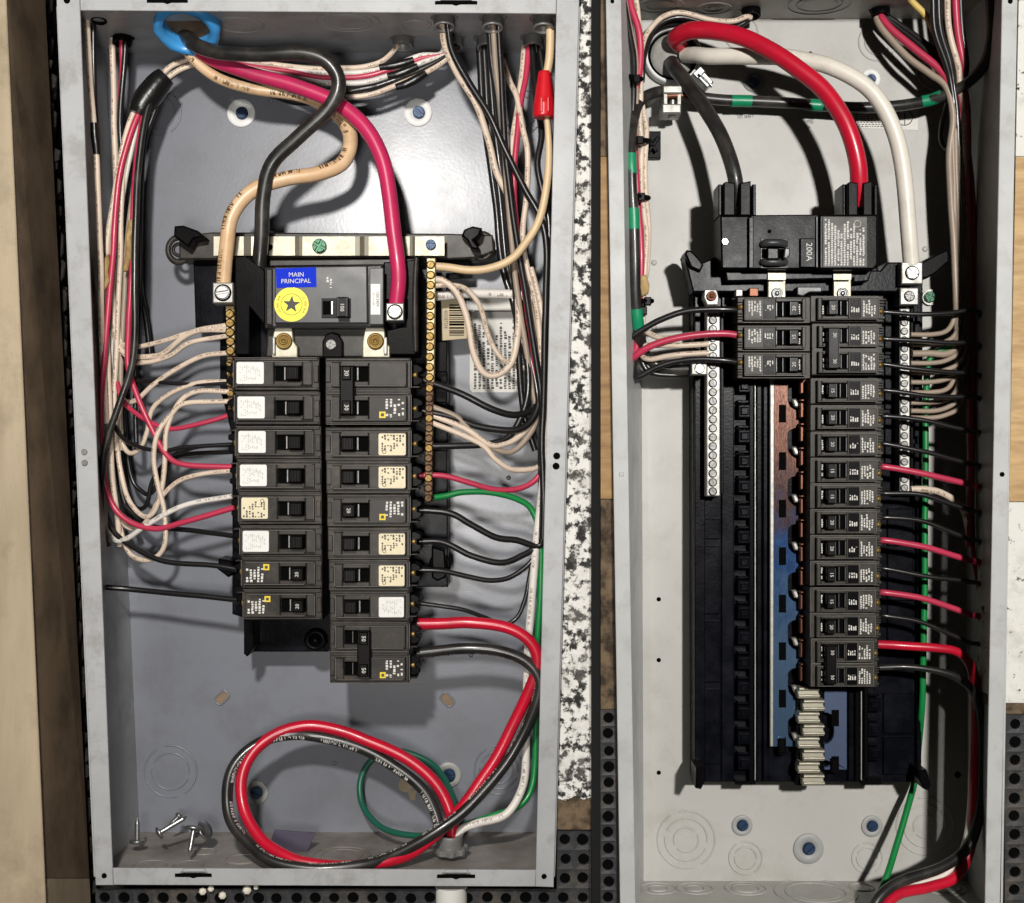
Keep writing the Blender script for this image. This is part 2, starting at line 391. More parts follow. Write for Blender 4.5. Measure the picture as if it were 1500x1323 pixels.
# ------------------------------------------------------------------ the setting behind the two boxes
def hexa(mb, a, b):      # two quads (near, far) of four points each
    mb.add([tuple(p) for p in a]+[tuple(p) for p in b], [(0, 1, 2, 3), (7, 6, 5, 4), (0, 4, 5, 1), (1, 5, 6, 2), (2, 6, 7, 3), (3, 7, 4, 0)]); return mb
def band(name, m, x0, y0, x1, y1, d0, d1): return structure(name, MB().ir(x0, y0, x1, y1, d0, d1, .6), m)
def perforated(name, x0, y0, x1, y1, d, pitch, r, m, ox=0, oy=0):
    mb = MB(); pk = MB(); a = W(x0, y1, d); b = W(x1, y0, d); nx = max(1, round((b.x-a.x)/pitch)); nz = max(1, round((b.z-a.z)/pitch))
    px = (b.x-a.x)/nx; pz = (b.z-a.z)/nz; N = 12; rr = random.Random(3)
    for i in range(nx):
        for j in range(nz):
            cx = a.x+(i+.5)*px; cz = a.z+(j+.5)*pz; jx, jz = rr.uniform(-1.1, 1.1), rr.uniform(-1.1, 1.1); vs = []; q = r*(.92+.16*rr.random())
            for k in range(N):
                t = 2*math.pi*(k+.5)/N; c, s_ = math.cos(t), math.sin(t); e = max(abs(c), abs(s_))
                vs.append((cx+c/e*px/2, d, cz+s_/e*pz/2))
            for k in range(N):
                t = 2*math.pi*(k+.5)/N; vs.append((cx+jx+math.cos(t)*q, d+1, cz+jz+math.sin(t)*q))
            for k in range(N):
                t = 2*math.pi*(k+.5)/N; vs.append((cx+jx+math.cos(t)*q*.8, d+14, cz+jz+math.sin(t)*q*.8))
            fs = []
            for w in (0, N):
                for k in range(N):
                    k2 = (k+1) % N; fs.append((w+k, w+k2, w+N+k2, w+N+k))
            mb.add(vs, fs); pk.add([(p[0], d+5, p[2]) for p in vs[N:2*N]], [tuple(range(N))])
            # corner fillers of the cell
            for sx_, sz_, ks in ((1, 1, (1,)), (-1, 1, (4,)), (-1, -1, (7,)), (1, -1, (10,))):
                k = ks[0]; p = vs[k]; p2 = vs[(k-1) % N]; mb.sheet([(cx+sx_*px/2, d, cz+sz_*pz/2), p, p2])
    o = structure(name, mb, m); part('hole_shade_discs', pk, 'recess_black', o)['kind'] = 'stuff'  # black discs put the darkness of the holes into colour
    return o
band('wall', 'dark_gap', -60, -60, 872, 1400, 300, 320)
structure('stone_wall', MB().ip([(851.5, -60), (867, -60), (867, 1168), (855, 1172), (842, 1166), (830, 1174), (816.5, 1170)], 16, 200, .6), 'speckled_stone')
structure('stone_wall_dirt', MB().ip([(816.6, 1171), (830, 1175), (842, 1167), (855, 1173), (867, 1169), (867, 1216), (815.4, 1216)], 14, 200, 1), 'dirt_stone')
perforated('rubber_mat', 815.5, 1216.5, 867, 1301.5, 20, 28.5, 8.4, 'rubber_mat')
perforated('rubber_mat', 140, 1302, 867, 1387, 20, 28.5, 8.4, 'rubber_mat')
structure('divider_strip', MB().ir(866.5, -60, 879, 1400, 4, 330, .5), 'divider_black')
def lx(y): return 885.2+(y+60)*.01575
def rx(y): return 1493.4-(y+60)*.01952
def lband(name, m, y0, y1, d): return structure(name, MB().ip([(879.5, y0), (lx(y0), y0), (lx(y1), y1), (879.5, y1)], d, d+120, .5), m)
def rband(name, m, y0, y1, d): return structure(name, MB().ip([(rx(y0), y0), (1560, y0), (1560, y1), (rx(y1), y1)], d, d+120, .6), m)
lband('board_wall', 'dirt_stone', -60, 229, 14); lband('plywood_wall', 'dark_plywood', 229.5, 731, 12); lband('stone_wall', 'dirt_stone', 731.5, 1039, 16); perforated('rubber_mat', 879.5, 1039.5, 903, 1400, 14, 25, 8, 'rubber_mat')
rband('stone_wall', 'white_stone', -60, 229, 16); rband('plywood_wall', 'plywood', 229.5, 735, 12); rband('stone_wall', 'white_stone', 735.5, 1030, 16); rband('stone_wall_dirt', 'dirt_stone', 1030.5, 1046, 14)
perforated('rubber_mat', 1472, 1046.5, 1560, 1400, 18, 27, 8.2, 'rubber_mat')
# wooden post at the far left: tan face, dirty brown side painted darker for shade
r = thing('wooden_post', 'tan wooden post with dirty, shade-darkened brown side beside the left breaker box', 'post', W(0, 1400, 20))
def pf(x, y): q = W(x, y, -70); return (q.x, q.z)
part('front_board', MB().prism([pf(-60, 1400), pf(70, 1400), pf(6, -60), pf(-60, -60)], -70, -66, 1.5), 'tan_wood', r)
a = [W(6, -60, -69), W(61, 1286, -69)]; b = [W(63, -60, 132), W(131, 1286, 132)]
mb = MB(); hexa(mb, [a[0], a[1], b[1], b[0]], [a[0]-Vector((9, 0, 0)), a[1]-Vector((9, 0, 0)), b[1]-Vector((9, 0, 0)), b[0]-Vector((9, 0, 0))])
part('side_board', mb, 'brown_board', r, 'brown stained side of the post, painted darker for shade')
mb = MB(); c0 = W(61.5, 1287, -69); c1 = W(131, 1287, 128); c2 = W(137, 1400, 128); c3 = W(67, 1400, -69); s9 = Vector((9, 0, 0))
hexa(mb, [c0, c3, c2, c1], [c0-s9, c3-s9, c2-s9, c1-s9]); part('sill_piece', mb, 'tan_wood', r)
# ragged edge of torn paper along the post
mb = MB(); rr = random.Random(5)
for i in range(60):
    y = i*22+rr.random()*10; x = 66+y*.0515+rr.random()*6
    p = W(x, y, 150+rr.random()*60); w = 2+rr.random()*4; h = 6+rr.random()*14
    mb.prism([(p.x-w, p.z-h), (p.x+w*rr.random(), p.z-h*.6), (p.x+w, p.z+h*.7), (p.x-w*.5, p.z+h)], p.y, p.y+6, .5)
part('torn_edge', mb, 'dark_gap', r)['kind'] = 'stuff'
# white pipe leaving below the left box, foam crumbs on the mat
solo('white_pipe', MB().lathe(W(661, 1400, 30), (0, 0, 1), [(24, 0), (24, 104)], 24), 'white_pipe', 'white plastic pipe leaving the bottom of the left breaker box', 'pipe')
for i, (x, y, q, lab) in enumerate([(297, 1306, 6, 'leftmost white foam crumb below the left breaker box'), (309, 1302, 5, 'white foam crumb just right of the leftmost crumb'), (326, 1312, 6, 'lowest white foam crumb under the bottom flange'),
                                    (362, 1304, 7, 'largest white foam crumb below the bottom flange slot'), (375, 1300, 4, 'rightmost small white foam crumb below the flange')]):
    p = W(x, y, 14); mb = MB(); mb.lathe(p, (.3, -1, .2), [(q*.5, -q*.7), (q, -q*.1), (q*.8, q*.5), (q*.2, q*.8)], 7, False); solo('foam_crumb', mb, 'foam', lab, 'crumb', 'foam crumbs below the left box')

# ------------------------------------------------------------------ steel boxes
def knockout(parent, x, y, d, radii, r=.9, n=26, axis=(0, -1, 0), gaps=True, c=None, m='same'):
    mb = MB(); c = c if c is not None else W(x, y, d)
    for i, R in enumerate(radii):
        if gaps:
            g = .16; o = .4+i*.9
            mb.ring(c, axis, R*(D+d)/D, r, n//2, 5, o+g, o+math.pi-g); mb.ring(c, axis, R*(D+d)/D, r, n//2, 5, o+math.pi+g, o+2*math.pi-g)
        else: mb.ring(c, axis, R*(D+d)/D, r, n, 5)
    mb.lathe(c, axis, [(radii[-1]*.86, -.4), (radii[-1]*.84, .25), (0, .25)], 22, False)
    return part('knockout', mb, m, parent)
def hole(parent, x, y, d, r, m='recess_black'):
    return part('hole', MB().disc(x, y, d, [(r*1.25, -.2), (r*1.2, .35), (r, .3), (r*.9, .2), (0, .25)], 12), m, parent)
# ---- older box on the left
OB = thing('electrical_panel', 'older blue-grey steel breaker box with crowded tangled wiring', 'breaker box', W(475, 1297, 120))
TL, TR, BL, BR = (82, -14), (849, -14), (140, 1297), (811, 1300)
iTL, iTR, iBL, iBR = (116.5, 15), (815.5, 20), (165, 1272), (785, 1275)
part('flange', MB().ip([TL, (116, -14), (165.6, 1297), BL], 0, 4, .8), 'grey_paint_lit', OB, 'left flange of the box frame')
part('flange', MB().ip([(815.8, -14), TR, BR, (784.5, 1299)], 0, 4, .8), 'grey_paint_lit', OB, 'right flange of the box frame')
part('flange', MB().ip([(116.8, -14), (815.2, -14), (814.6, 20), (117.6, 15)], .5, 4.5, .8), 'grey_paint_lit', OB, 'top flange of the box frame')
part('flange', MB().ip([(165.0, 1272), (785, 1275), (784.2, 1299), (166.2, 1296.5)], .5, 4.5, .8), 'grey_paint_lit', OB, 'bottom flange of the box frame')
BD = 240.0
def q(x, y, d0, d1=None): v = W(x, y, d0); return Vector((v.x, d0 if d1 is None else d1, v.z))
fl, fr = [q(84, 0, 0, 5), q(139, 1296, 0, 5)], [q(847, 0, 0, 5), q(810, 1298, 0, 5)]
ztop, zbot = CY-8, CY-1286
bTL = Vector((fl[0].x, BD, ztop)); bBL = Vector((fl[1].x, BD, zbot)); bTR = Vector((fr[0].x, BD, ztop)); bBR = Vector((fr[1].x, BD, zbot))
part('back_wall', MB().prism([(bTL.x, ztop), (bTR.x, ztop), (bBR.x, zbot), (bBL.x, zbot)], BD, BD+3, 0), 'grey_paint_old', OB)
def wall(a, b, off, name, m, parent):    # a = near edge (2 pts), b = far edge (2 pts)
    return part(name, hexa(MB(), [a[0], a[1], b[1], b[0]], [p+Vector(off) for p in (a[0], a[1], b[1], b[0])]), m, parent)
fT = lambda x: Vector((x, 5, ztop)); fB = lambda x: Vector((x, 5, zbot))
wall([Vector((bTL.x, 5, ztop)), Vector((bBL.x, 5, zbot))], [bTL, bBL], (-3, 0, 0), 'side_wall', 'grey_paint_lit', OB)
wall([Vector((bTR.x, 5, ztop)), Vector((bBR.x, 5, zbot))], [bTR, bBR], (3, 0, 0), 'side_wall', 'grey_paint_lit', OB)
wall([fT(bTL.x), fT(bTR.x)], [bTL, bTR], (0, 0, 3), 'top_wall', 'grey_paint_lit', OB)
wall([fB(bBL.x), fB(bBR.x)], [bBL, bBR], (0, 0, -3), 'bottom_wall', 'dusty_floor', OB)
for x, y, w in ((283, 1282.5, 27), (668, 1284, 28), (245, 1.5, 30), (668, 4, 31)):
    p = part('slot', MB().ip([(x-w, y-2.5), (x-w*.5, y-3.5), (x+w*.5, y-3.5), (x+w, y-2.5), (x+w, y+2.5), (x+6, y+2.5), (x, y+4.5), (x-6, y+2.5), (x-w, y+2.5)], -.5, 2, .4), 'recess_black', OB)
    part('slot_lip', MB().ip([(x-w*.55, y-9), (x+w*.55, y-9), (x+w*.75, y-4.2), (x-w*.75, y-4.2)], -4, 1, 2), 'grey_paint_lit', OB)
for x, y, q_ in ((98, 0.5, 4), (152.5, 1283, 3.2), (797, 1284, 3.2), (815.5, 668, 4.2), (814.5, 683, 4.2)): hole(OB, x, y, -.4, q_)
for x, y in ((123.5, 662), (124, 678)): screw(OB, x, y, -1, 4.5, 'dull_zinc', 'slot', 1.4, 'rivet')
for a in ((232, 165, [33, 24]), (250, 1130, [38, 27]), (731, 1128, [36, 28, 20]), (760, 165, [34, 25])): knockout(OB, a[0], a[1], BD, a[2], 1.6, m='grey_paint_old')
for x, d, R in ((500, 110, [42, 30]), (220, 60, [24]), (276, 60, [22]), (355, 90, [24]), (300, 130, [16])):
    p = W(x, 1200, d); knockout(OB, 0, 0, d, R, 1.0, axis=(0, 0, 1), gaps=False, c=Vector((p.x, d, zbot+.4)), m='dusty_floor')
for x, d, R in ((510, 75, [46, 34]), (350, 90, [36]), (610, 90, [22])):
    p = W(x, 60, d); knockout(OB, 0, 0, d, R, 1.0, axis=(0, 0, -1), gaps=False, c=Vector((p.x, d, ztop-.4)), m='grey_paint_lit')
for x, d, R in ((165, 110, [30]), (172, 150, [26])): pass
for x, y in ((212, 380), (214, 490), (397, 148), (490, 1118), (690, 960), (745, 700)): part('dimple', MB().disc(x, y, BD, [(4, 0), (3, 2), (1, 2.5), (0, 2.5)], 12), 'grey_paint_old', OB)
for x, y, sg in ((325, 1022, 1), (655, 1025, -1)):   # oval mounting slots with wood showing through
    pts = []
    for i in range(16):
        t = 2*math.pi*i/16; a_, b_ = math.cos(t)*7, math.sin(t)*5+(6 if math.sin(t) > 0 else -6)
        cs, sn = math.cos(.8*sg), math.sin(.8*sg); pts.append((x+a_*cs-b_*sn, y+(a_*sn+b_*cs)))
    o = part('mounting_slot', MB().ip(pts, BD-.5, BD+1, .3), 'brown_board', OB)
    mb = MB(); mb.tube([W(px, py, BD-1) for px, py in pts+[pts[0]]], 1.6, 6, 2, False); part('slot_rim', mb, 'grey_paint_old', OB)
mb = MB(); mb.ip([(594+11*math.cos(t*.52), 1150+11*math.sin(t*.52)) for t in range(12)], BD-.5, BD+1, .2).ip([(597, 1158), (610, 1158), (608, 1172), (601, 1173)], BD-.7, BD+1, .2)
part('keyhole', mb, 'tan_wood', OB)
# long paper label on the left side wall, rating label on the back wall
mb = MB(); xw = lambda z: fl[0].x+(fl[1].x-fl[0].x)*((ztop-z)/(ztop-zbot))
za, zb = CY-268, CY-690
hexa(mb, [Vector((xw(za)+.6, 22, za)), Vector((xw(zb)+.6, 22, zb)), Vector((xw(zb)+.6, 52, zb)), Vector((xw(za)+.6, 52, za))], [Vector((xw(za)+.1, 22, za)), Vector((xw(zb)+.1, 22, zb)), Vector((xw(zb)+.1, 52, zb)), Vector((xw(za)+.1, 52, za))])
o = part('side_label', mb, 'paper_label', OB); mb = MB(); rr = random.Random(2); z = za-8
while z > zb+10:
    h = 3+rr.random()*5; mb.sheet([(xw(z)+1.0, 32, z), (xw(z-h)+1.0, 32, z-h), (xw(z-h)+1.0, 38, z-h), (xw(z)+1.0, 38, z)]); z -= h+2.5
part('print', mb, 'print_dark', o)
o = part('rating_label', MB().ip([(688, 428), (792, 422), (792, 575), (692, 575), (688, 570)], BD-.8, BD+1, .3), 'paper_label', OB)
mb = MB(); p0 = W(694, 570, BD); p1 = W(788, 468, BD)
fineprint(mb, p0.x, p1.x, p0.z, p1.z, BD-1.1, 15, 3.2, 4, .9); a_ = W(694, 455, BD); mb.sheet([(p0.x, BD-1.1, a_.z-2), (p1.x, BD-1.1, a_.z-2), (p1.x, BD-1.1, a_.z), (p0.x, BD-1.1, a_.z)])
part('print', mb, 'print_dark', o)
# ---- newer box on the right
NB = thing('electrical_panel', 'newer pale grey steel breaker box with neat wiring and hard shadows', 'breaker box', W(1185, 1360, 120))
part('flange', MB().ip([(886.5, -60), (909, -60), (932, 1400), (909.5, 1400)], 0, 4, .8), 'pale_grey_frame', NB, 'left flange of the box frame')
part('flange', MB().ip([(1469, -60), (1492, -60), (1463.5, 1400), (1441.5, 1400)], 0, 4, .8), 'pale_grey_frame', NB, 'right flange of the box frame')
zt, zbm = CY+48, CY-1366
nbl = [W(938, 28, BD), W(943, 1291, BD)]; nbr = [W(1409, 28, BD), W(1418, 1291, BD)]
for p in (nbl[0], nbr[0]): p.z = zt
for p in (nbl[1], nbr[1]): p.z = zbm
part('back_wall', MB().prism([(nbl[0].x, zt), (nbr[0].x, zt), (nbr[1].x, zbm), (nbl[1].x, zbm)], BD, BD+3, 0), 'pale_grey_paint', NB)
nfl = [Vector((906-CX, 5, zt)), Vector((922-CX, 5, zbm))]; nfr = [Vector((1489-CX, 5, zt)), Vector((1467-CX, 5, zbm))]
wall(nfl, nbl, (-3, 0, 0), 'side_wall', 'pale_grey_frame', NB); wall(nfr, nbr, (3, 0, 0), 'side_wall', 'pale_grey_frame', NB)
wall([nfl[0], nfr[0]], [nbl[0], nbr[0]], (0, 0, 3), 'top_wall', 'pale_grey_paint', NB); wall([nfl[1], nfr[1]], [nbl[1], nbr[1]], (0, 0, -3), 'bottom_wall', 'pale_grey_paint', NB)
for x, y, R in ((1005, 1230, [42, 31, 18]), (1092, 1257, [24, 16]), (1270, 1257, [22, 15]), (1355, 1210, [42, 31, 17]), (1085, 48, [25]), (1285, 62, [27, 18]), (1370, 105, [26, 17])): knockout(NB, x, y, BD, R, 1.5, m='pale_grey_paint')
for x, d, R in ((964, 200, [26, 14]), (1018, 200, [26, 14]), (1092, 200, [30, 20]), (1195, 180, [60, 44]), (1262, 205, [18]), (1325, 205, [22, 14]), (1385, 200, [30, 20])):
    p = W(x, 1300, d); knockout(NB, 0, 0, d, R, 1.0, axis=(0, 0, 1), gaps=False, c=Vector((p.x, d, zbm+.4)), m='pale_grey_paint')
for x, d, R in ((968, 170, [34, 22]), (1045, 185, [26, 15, 8]), (1200, 165, [46, 33])):
    p = W(x, 10, d); knockout(NB, 0, 0, d, R, 1.0, axis=(0, 0, -1), gaps=False, c=Vector((p.x, d, zt-.4)), m='pale_grey_paint')
for x, y, r_ in ((965, 878, 3), (965, 967, 3), (965, 1132, 3), (1403, 1135, 4.5), (1187, 78, 2.5), (1280, 12, 2)): hole(NB, x, y, BD, r_)
for x, y in ((958, 385), (958, 480), (1355, 365)): part('dimple', MB().disc(x, y, BD, [(5, 0), (4, 2.2), (1.5, 2.8), (0, 2.8)], 12), 'pale_grey_paint', NB)
hole(NB, 1468, 695, -.4, 3); hole(NB, 1480, 2, -.4, 3); hole(NB, 897, 2, -.4, 2.5)
o = part('rivet', MB().ir(907, 692, 914, 698, -1, 2, 1), 'pale_grey_frame', NB)
o = part('rating_label', MB().ip([(1244, 160), (1345, 156), (1345, 191), (1246, 187)], BD-.8, BD+1, .3), 'paper_label', NB)
mb = MB(); rr = random.Random(8)
for k in range(9):
    y = 161+k*3; x = 1249
    while x < 1306:
        w = 2+rr.random()*4; a_ = W(x, y, BD); mb.sheet([(a_.x, BD-1.1, a_.z-1.4), (a_.x+w, BD-1.1, a_.z-1.4), (a_.x+w, BD-1.1, a_.z), (a_.x, BD-1.1, a_.z)]); x += w+1.2
mb.ring(W(1325, 172, BD-.9), (0, -1, 0), 13, .7, 24, 4); mb.box(W(1324.4, 172, BD).x, W(1325.6, 172, BD).x, W(0, 184, BD).z, W(0, 166, BD).z, BD-1.2, BD-.9, 0)
part('print', mb, 'print_dark', o)
mb = MB(); a_ = W(1092, 171, BD); text(mb, '1ST SHIFT', a_.x, a_.z, BD-.3, 8, .05, .8); a_ = W(1187, 178, BD); text(mb, '20/', a_.x, a_.z, BD-.3, 9, -.6); a_ = W(1186, 187, BD); text(mb, '88', a_.x-4, a_.z, BD-.3, 9, -.6)
part('ink_stamp', mb, 'recess_black', NB)['kind'] = 'stuff'

def mounting_screw(x, y, R, m, r, rot, label, d=BD):
    t = thing('mounting_screw', label, 'screw', W(x, y+R, d), 'washered mounting screws on the back walls')
    part('washer', MB().disc(x, y, d-.2, [(R, 0), (R, 2), (R-.8, 2.8), (r*1.15, 2.8), (r*1.1, 1.5), (0, 1.5)], 28), m, t)
    screw(t, x+1, y, d-5, r, 'blue_metal', 'slot', rot, 'screw_head')
mounting_screw(353.5, 166, 23, 'washer_white', 9, -.5, 'blue screw on bright white washer, left of the two above the main breaker')
mounting_screw(612.5, 165, 23, 'washer_white', 9, .7, 'blue screw on bright white washer beside the top right wires of left box')
mounting_screw(375, 1161, 20, 'washer_grey', 9, .3, 'blue screw on grey washer inside the red cable loop')
mounting_screw(657, 1135, 21, 'washer_grey', 9, .2, 'blue screw on grey washer right of the green wire loop')
mounting_screw(1087, 1209, 17, 'washer_grey', 8, -.6, 'blue screw on small white washer below the left side of the bus base')
mounting_screw(1277, 1210, 17.5, 'washer_grey', 8, -.5, 'blue screw on small white washer beside the green wire')
mounting_screw(1184, 1243, 25, 'washer_grey', 9, -.7, 'blue screw on large grey washer, lowest in the right box')
mounting_screw(1104, 119, 18, 'washer_grey', 8, .4, 'shaded screw on grey washer under the red cable')
mounting_screw(1275, 116, 16, 'washer_white', 7, .9, 'blue screw behind the thick white cable bend')

# ------------------------------------------------------------------ older bus assembly (left box)
A = thing('bus_assembly', 'black plastic bus base with silver strap and brass neutral bars', 'bus base', W(480, 960, 200))
part('base_plate', MB().ip([(283, 382), (690, 382), (690, 400), (655, 402), (656, 590), (650, 600), (656, 610), (656, 860), (600, 860), (600, 905), (480, 955), (366, 955), (360, 962), (357, 905), (340, 900), (340, 640), (330, 600), (322, 570), (322, 480), (286, 480)], 172, 236, 2), 'navy_plastic', A)
part('strap_carrier', MB().ip([(262, 345), (310, 340), (655, 342), (722, 344), (724, 368), (700, 378), (655, 380), (262, 380)], 140, 200, 2.5), 'black_plastic', A)
part('left_housing', MB().ip([(344, 376), (360, 374), (388, 396), (388, 476), (366, 450), (366, 520), (345, 520)], 78, 172, 2), 'dark_plastic', A)
part('right_housing', MB().ip([(562, 384), (612, 380), (612, 520), (566, 520), (566, 484), (590, 478), (596, 466), (596, 440), (562, 440)], 96, 172, 2), 'dark_plastic', A)
mb = MB(); mb.tube([W(610, 378, 84), W(608, 420, 84), W(608, 470, 84), W(609, 515, 84)], [4, 4, 5, 4], 8); part('guard_rod', mb, 'black_plastic', A)
part('lower_shelf', MB().ip([(392, 478), (566, 478), (570, 524), (388, 524)], 112, 172, 3), 'black_plastic', A)
part('top_rail', MB().ip([(395, 381), (610, 379), (610, 388), (395, 390)], 100, 172, 1.5), 'black_plastic', A)
for pts in ([(300, 347), (290, 338), (268, 330), (255, 331), (254, 346), (262, 352), (276, 362), (284, 350)], [(676, 345), (680, 336), (692, 331), (706, 334), (702, 346), (694, 352), (704, 366), (690, 364), (684, 352)]):
    part('clip', MB().ip(pts, 104, 150, 3), 'dark_plastic', A)
for x, y, sx_ in ((262, 366, 1), (706, 361, 1)):
    mb = MB(); mb.ring(W(x, y, 150), (0, -1, 0), 17, 4.5, 24, 8, sx=1.15); mb.ring(W(x, y, 165), (0, -1, 0), 9, 3, 20, 6); part('ear', mb, 'black_plastic', A)
for x, y in ((645, 826), (462, 938)):
    mb = MB(); mb.ring(W(x, y, 150), (0, -1, 0), 13, 5, 22, 8); mb.disc(x, y, 172, [(8, 0), (8, 12), (5, 14), (0, 14)], 16); part('ear', mb, 'dark_plastic', A)
part('clip', MB().ip([(632, 800), (652, 806), (654, 846), (640, 852), (632, 846)], 120, 172, 3), 'dark_plastic', A)
part('clip', MB().ip([(320, 818), (340, 822), (344, 838), (334, 846), (318, 834)], 110, 172, 3), 'dark_plastic', A)
part('foot', MB().ip([(357, 906), (372, 906), (372, 948), (362, 962), (357, 958)], 120, 236, 2), 'dark_plastic', A)
for y0, y1 in ((500, 545), (560, 590), (660, 700)): part('rail_block', MB().ir(632, y0, 655, y1, 150, 175, 1.5), 'dark_plastic', A)
# the long silver strap with its raised steps
def strap(pts, y0, y1, thick=5):
    mb = MB(); top = [(W(x, y0, d), W(x, y1, d)) for x, d in pts]
    for (a, b), (c, e) in zip(top[:-1], top[1:]): mb.add([a, b, e, c, a+Vector((0, thick, 0)), b+Vector((0, thick, 0)), e+Vector((0, thick, 0)), c+Vector((0, thick, 0))], [(0, 1, 2, 3), (7, 6, 5, 4), (0, 3, 7, 4), (1, 5, 6, 2)])
    return mb
ST = part('strap', strap([(313, 112), (345, 112), (357, 112), (368, 124), (390, 126), (402, 126), (432, 126), (438, 112), (443, 110), (520, 110), (527, 112), (534, 124), (540, 126), (600, 126), (604, 124), (608, 110), (651, 110)], 346.5, 374.5), 'aluminium', A)
screw(ST, 468, 360.5, 107, 10.5, 'green_metal', 'cross', .5); screw(ST, 631, 358.5, 107, 7.5, 'blue_metal', 'cross', .1); part('hole', MB().disc(395, 362.5, 125.5, [(5, -.5), (5, .6), (0, .6)], 14), 'recess_black', ST)
# neutral bars
SOCK = MB().lathe((0, 0, 0), (0, -1, 0), [(1, -.2), (1, .1), (0, .1)], 14, False).mesh('socket')
def neutral_bar(pts, d, m, nscrew, y0, y1, xf, sm, r, seed):
    o = part('neutral_bar', MB().ip(pts, d, d+22, 1.2), m, A); rr = random.Random(seed)
    for i in range(nscrew):
        y = y0+(y1-y0)*i/(nscrew-1); inst('socket', SOCK, 'recess_black', o, W(xf(y), y, d), r*1.16*(D+d)/D); screw(o, xf(y), y, d-1.5, r*.92, sm(i), 'slot', rr.uniform(-1.5, 1.5))
    return o
neutral_bar([(625, 378), (638, 378), (636, 560), (625, 560)], 98, 'brass_pale', 12, 388, 553, lambda y: 631-(y-388)*.012, lambda i: 'brass', 5.6, 1)
neutral_bar([(624, 561), (635, 561), (633, 736), (622, 736)], 98, 'rusty_brass', 12, 569, 730, lambda y: 629-(y-569)*.01, lambda i: 'rusty_brass' if i % 3 else 'brass', 5.4, 2)
neutral_bar([(330, 448), (343, 448), (344, 521), (333, 521)], 98, 'brass_pale', 5, 460, 514, lambda y: 336.5+(y-460)*.02, lambda i: 'brass', 6, 3)
neutral_bar([(332, 522), (341, 522), (343, 600), (334, 600)], 104, 'rusty_brass', 5, 532, 592, lambda y: 336.5+(y-530)*.02, lambda i: 'brass', 5, 4)
def lug(parent, x, y, w, h, d, m, r, sm, rot=.4, kind='slot', dep=36):
    o = part('lug', MB().ir(x-w/2, y-h/2, x+w/2, y+h/2, d, d+dep, 1.5), m, parent); part('socket', MB().disc(x, y, d, [(r*1.25, 0), (r*1.2, .4), (0, .4)], 20), 'recess_black', o)
    screw(o, x, y, d-1.5, r, sm, kind, rot); return o
lug(A, 326.5, 429, 30, 30, 70, 'tin_plate', 10.5, 'zinc', -.15)
# stabs under the main breaker
for x, w in ((417, 38), (551, 40)):
    o = part('stab', MB().ip([(x-w/2+4, 480), (x+w/2-8, 480), (x+w/2-6, 500), (x+w/2, 508), (x+w/2, 524), (x-w/2, 524), (x-w/2, 500)], 92, 112, 1.5), 'aluminium', A)
    part('bolt', MB().disc(x-1, 500, 91, [(13, 0), (12.5, 4), (9, 5), (8.5, 3), (6.5, 3), (6, 6), (3.5, 6), (3, 3), (0, 3)], 22), 'brass', o)
    part('spring_tab', MB().ir(x+(w/2-9 if x > 500 else -w/2+1), 494, x+(w/2-4 if x > 500 else -w/2+5), 519, 84, 92, 1), 'tin_plate', o)
o = part('screw_boss', MB().ip([(472, 524), (472, 500), (477, 490), (486, 487), (496, 490), (502, 500), (502, 524)], 96, 112, 2), 'dark_plastic', A); screw(o, 485, 505, 95, 7.5, 'dull_zinc', 'cross', .3)
o = part('barcode_label', MB().ip([(646, 436), (683, 432), (684, 496), (648, 499)], 168, 174, .4), 'tan_sticker', A)
mb = MB(); rr = random.Random(11); y = 446
while y < 492:
    h = .8+rr.random()*2.4; mb.ir(658, y, 680, y+h, 167.6, 168, 0); y += h+.9+rr.random()*1.4
part('bars', mb, 'recess_black', o)['kind'] = 'stuff'
mb = MB(); a_ = W(653, 468, 167.6); text(mb, '405087258', a_.x, a_.z, 167.6, 8, -math.pi/2, .8); part('lettering', mb, 'print_dark', o)
# ---- main breaker of the older box
MBK = thing('main_breaker', 'dark grey main breaker with blue and yellow round stickers', 'main breaker', W(475, 478, 100))
part('body', MB().ip([(388, 392), (560, 388), (562, 480), (388, 480)], 74, 112, 2.5), 'smoke_plastic', MBK)
part('cover', MB().ip([(402, 391), (538, 389), (539, 474), (402, 474)], 62, 74, 2), 'smoke_plastic', MBK)
part('end_rib', MB().ir(390, 394, 399, 476, 66, 74, 1.5), 'black_plastic', MBK); part('end_rib', MB().ir(541, 392, 562, 476, 64, 74, 1.5), 'smoke_plastic', MBK)
o = part('window', MB().ir(471, 437, 514, 466, 60.5, 62, .6), 'handle_plastic', MBK); part('slot', MB().ir(473, 441, 484, 461, 60, 60.6, 0), 'recess_black', o); part('glint', MB().ir(485, 441, 488, 461, 58, 61, .6), 'zinc', o)
o = part('handle', MB().ip([(493, 435), (509.5, 435), (509.5, 465), (493, 465)], 42, 61, 2), 'handle_plastic', MBK)
mb = MB(); a_ = W(501, 450, 41.8); text(mb, '100', a_.x, a_.z, 41.8, 8.5, -math.pi/2); part('number', mb, 'print_white', o)
for x in (494.2, 507.6): part('ridge', MB().ir(x, 436, x+1.2, 464, 41, 43, .3), 'smoke_plastic', o)
o = part('blue_sticker', MB().ip([(404, 393.5), (463, 391.5), (463.5, 420.5), (405, 422)], 61.4, 62, .1), 'blue_sticker', MBK)
mb = MB(); a_ = W(434, 402.5, 61); text(mb, 'MAIN', a_.x, a_.z, 61, 9.5, .02); a_ = W(433.5, 412, 61); text(mb, 'PRINCIPAL', a_.x, a_.z, 61, 9.5, .02); part('lettering', mb, 'print_white', o)
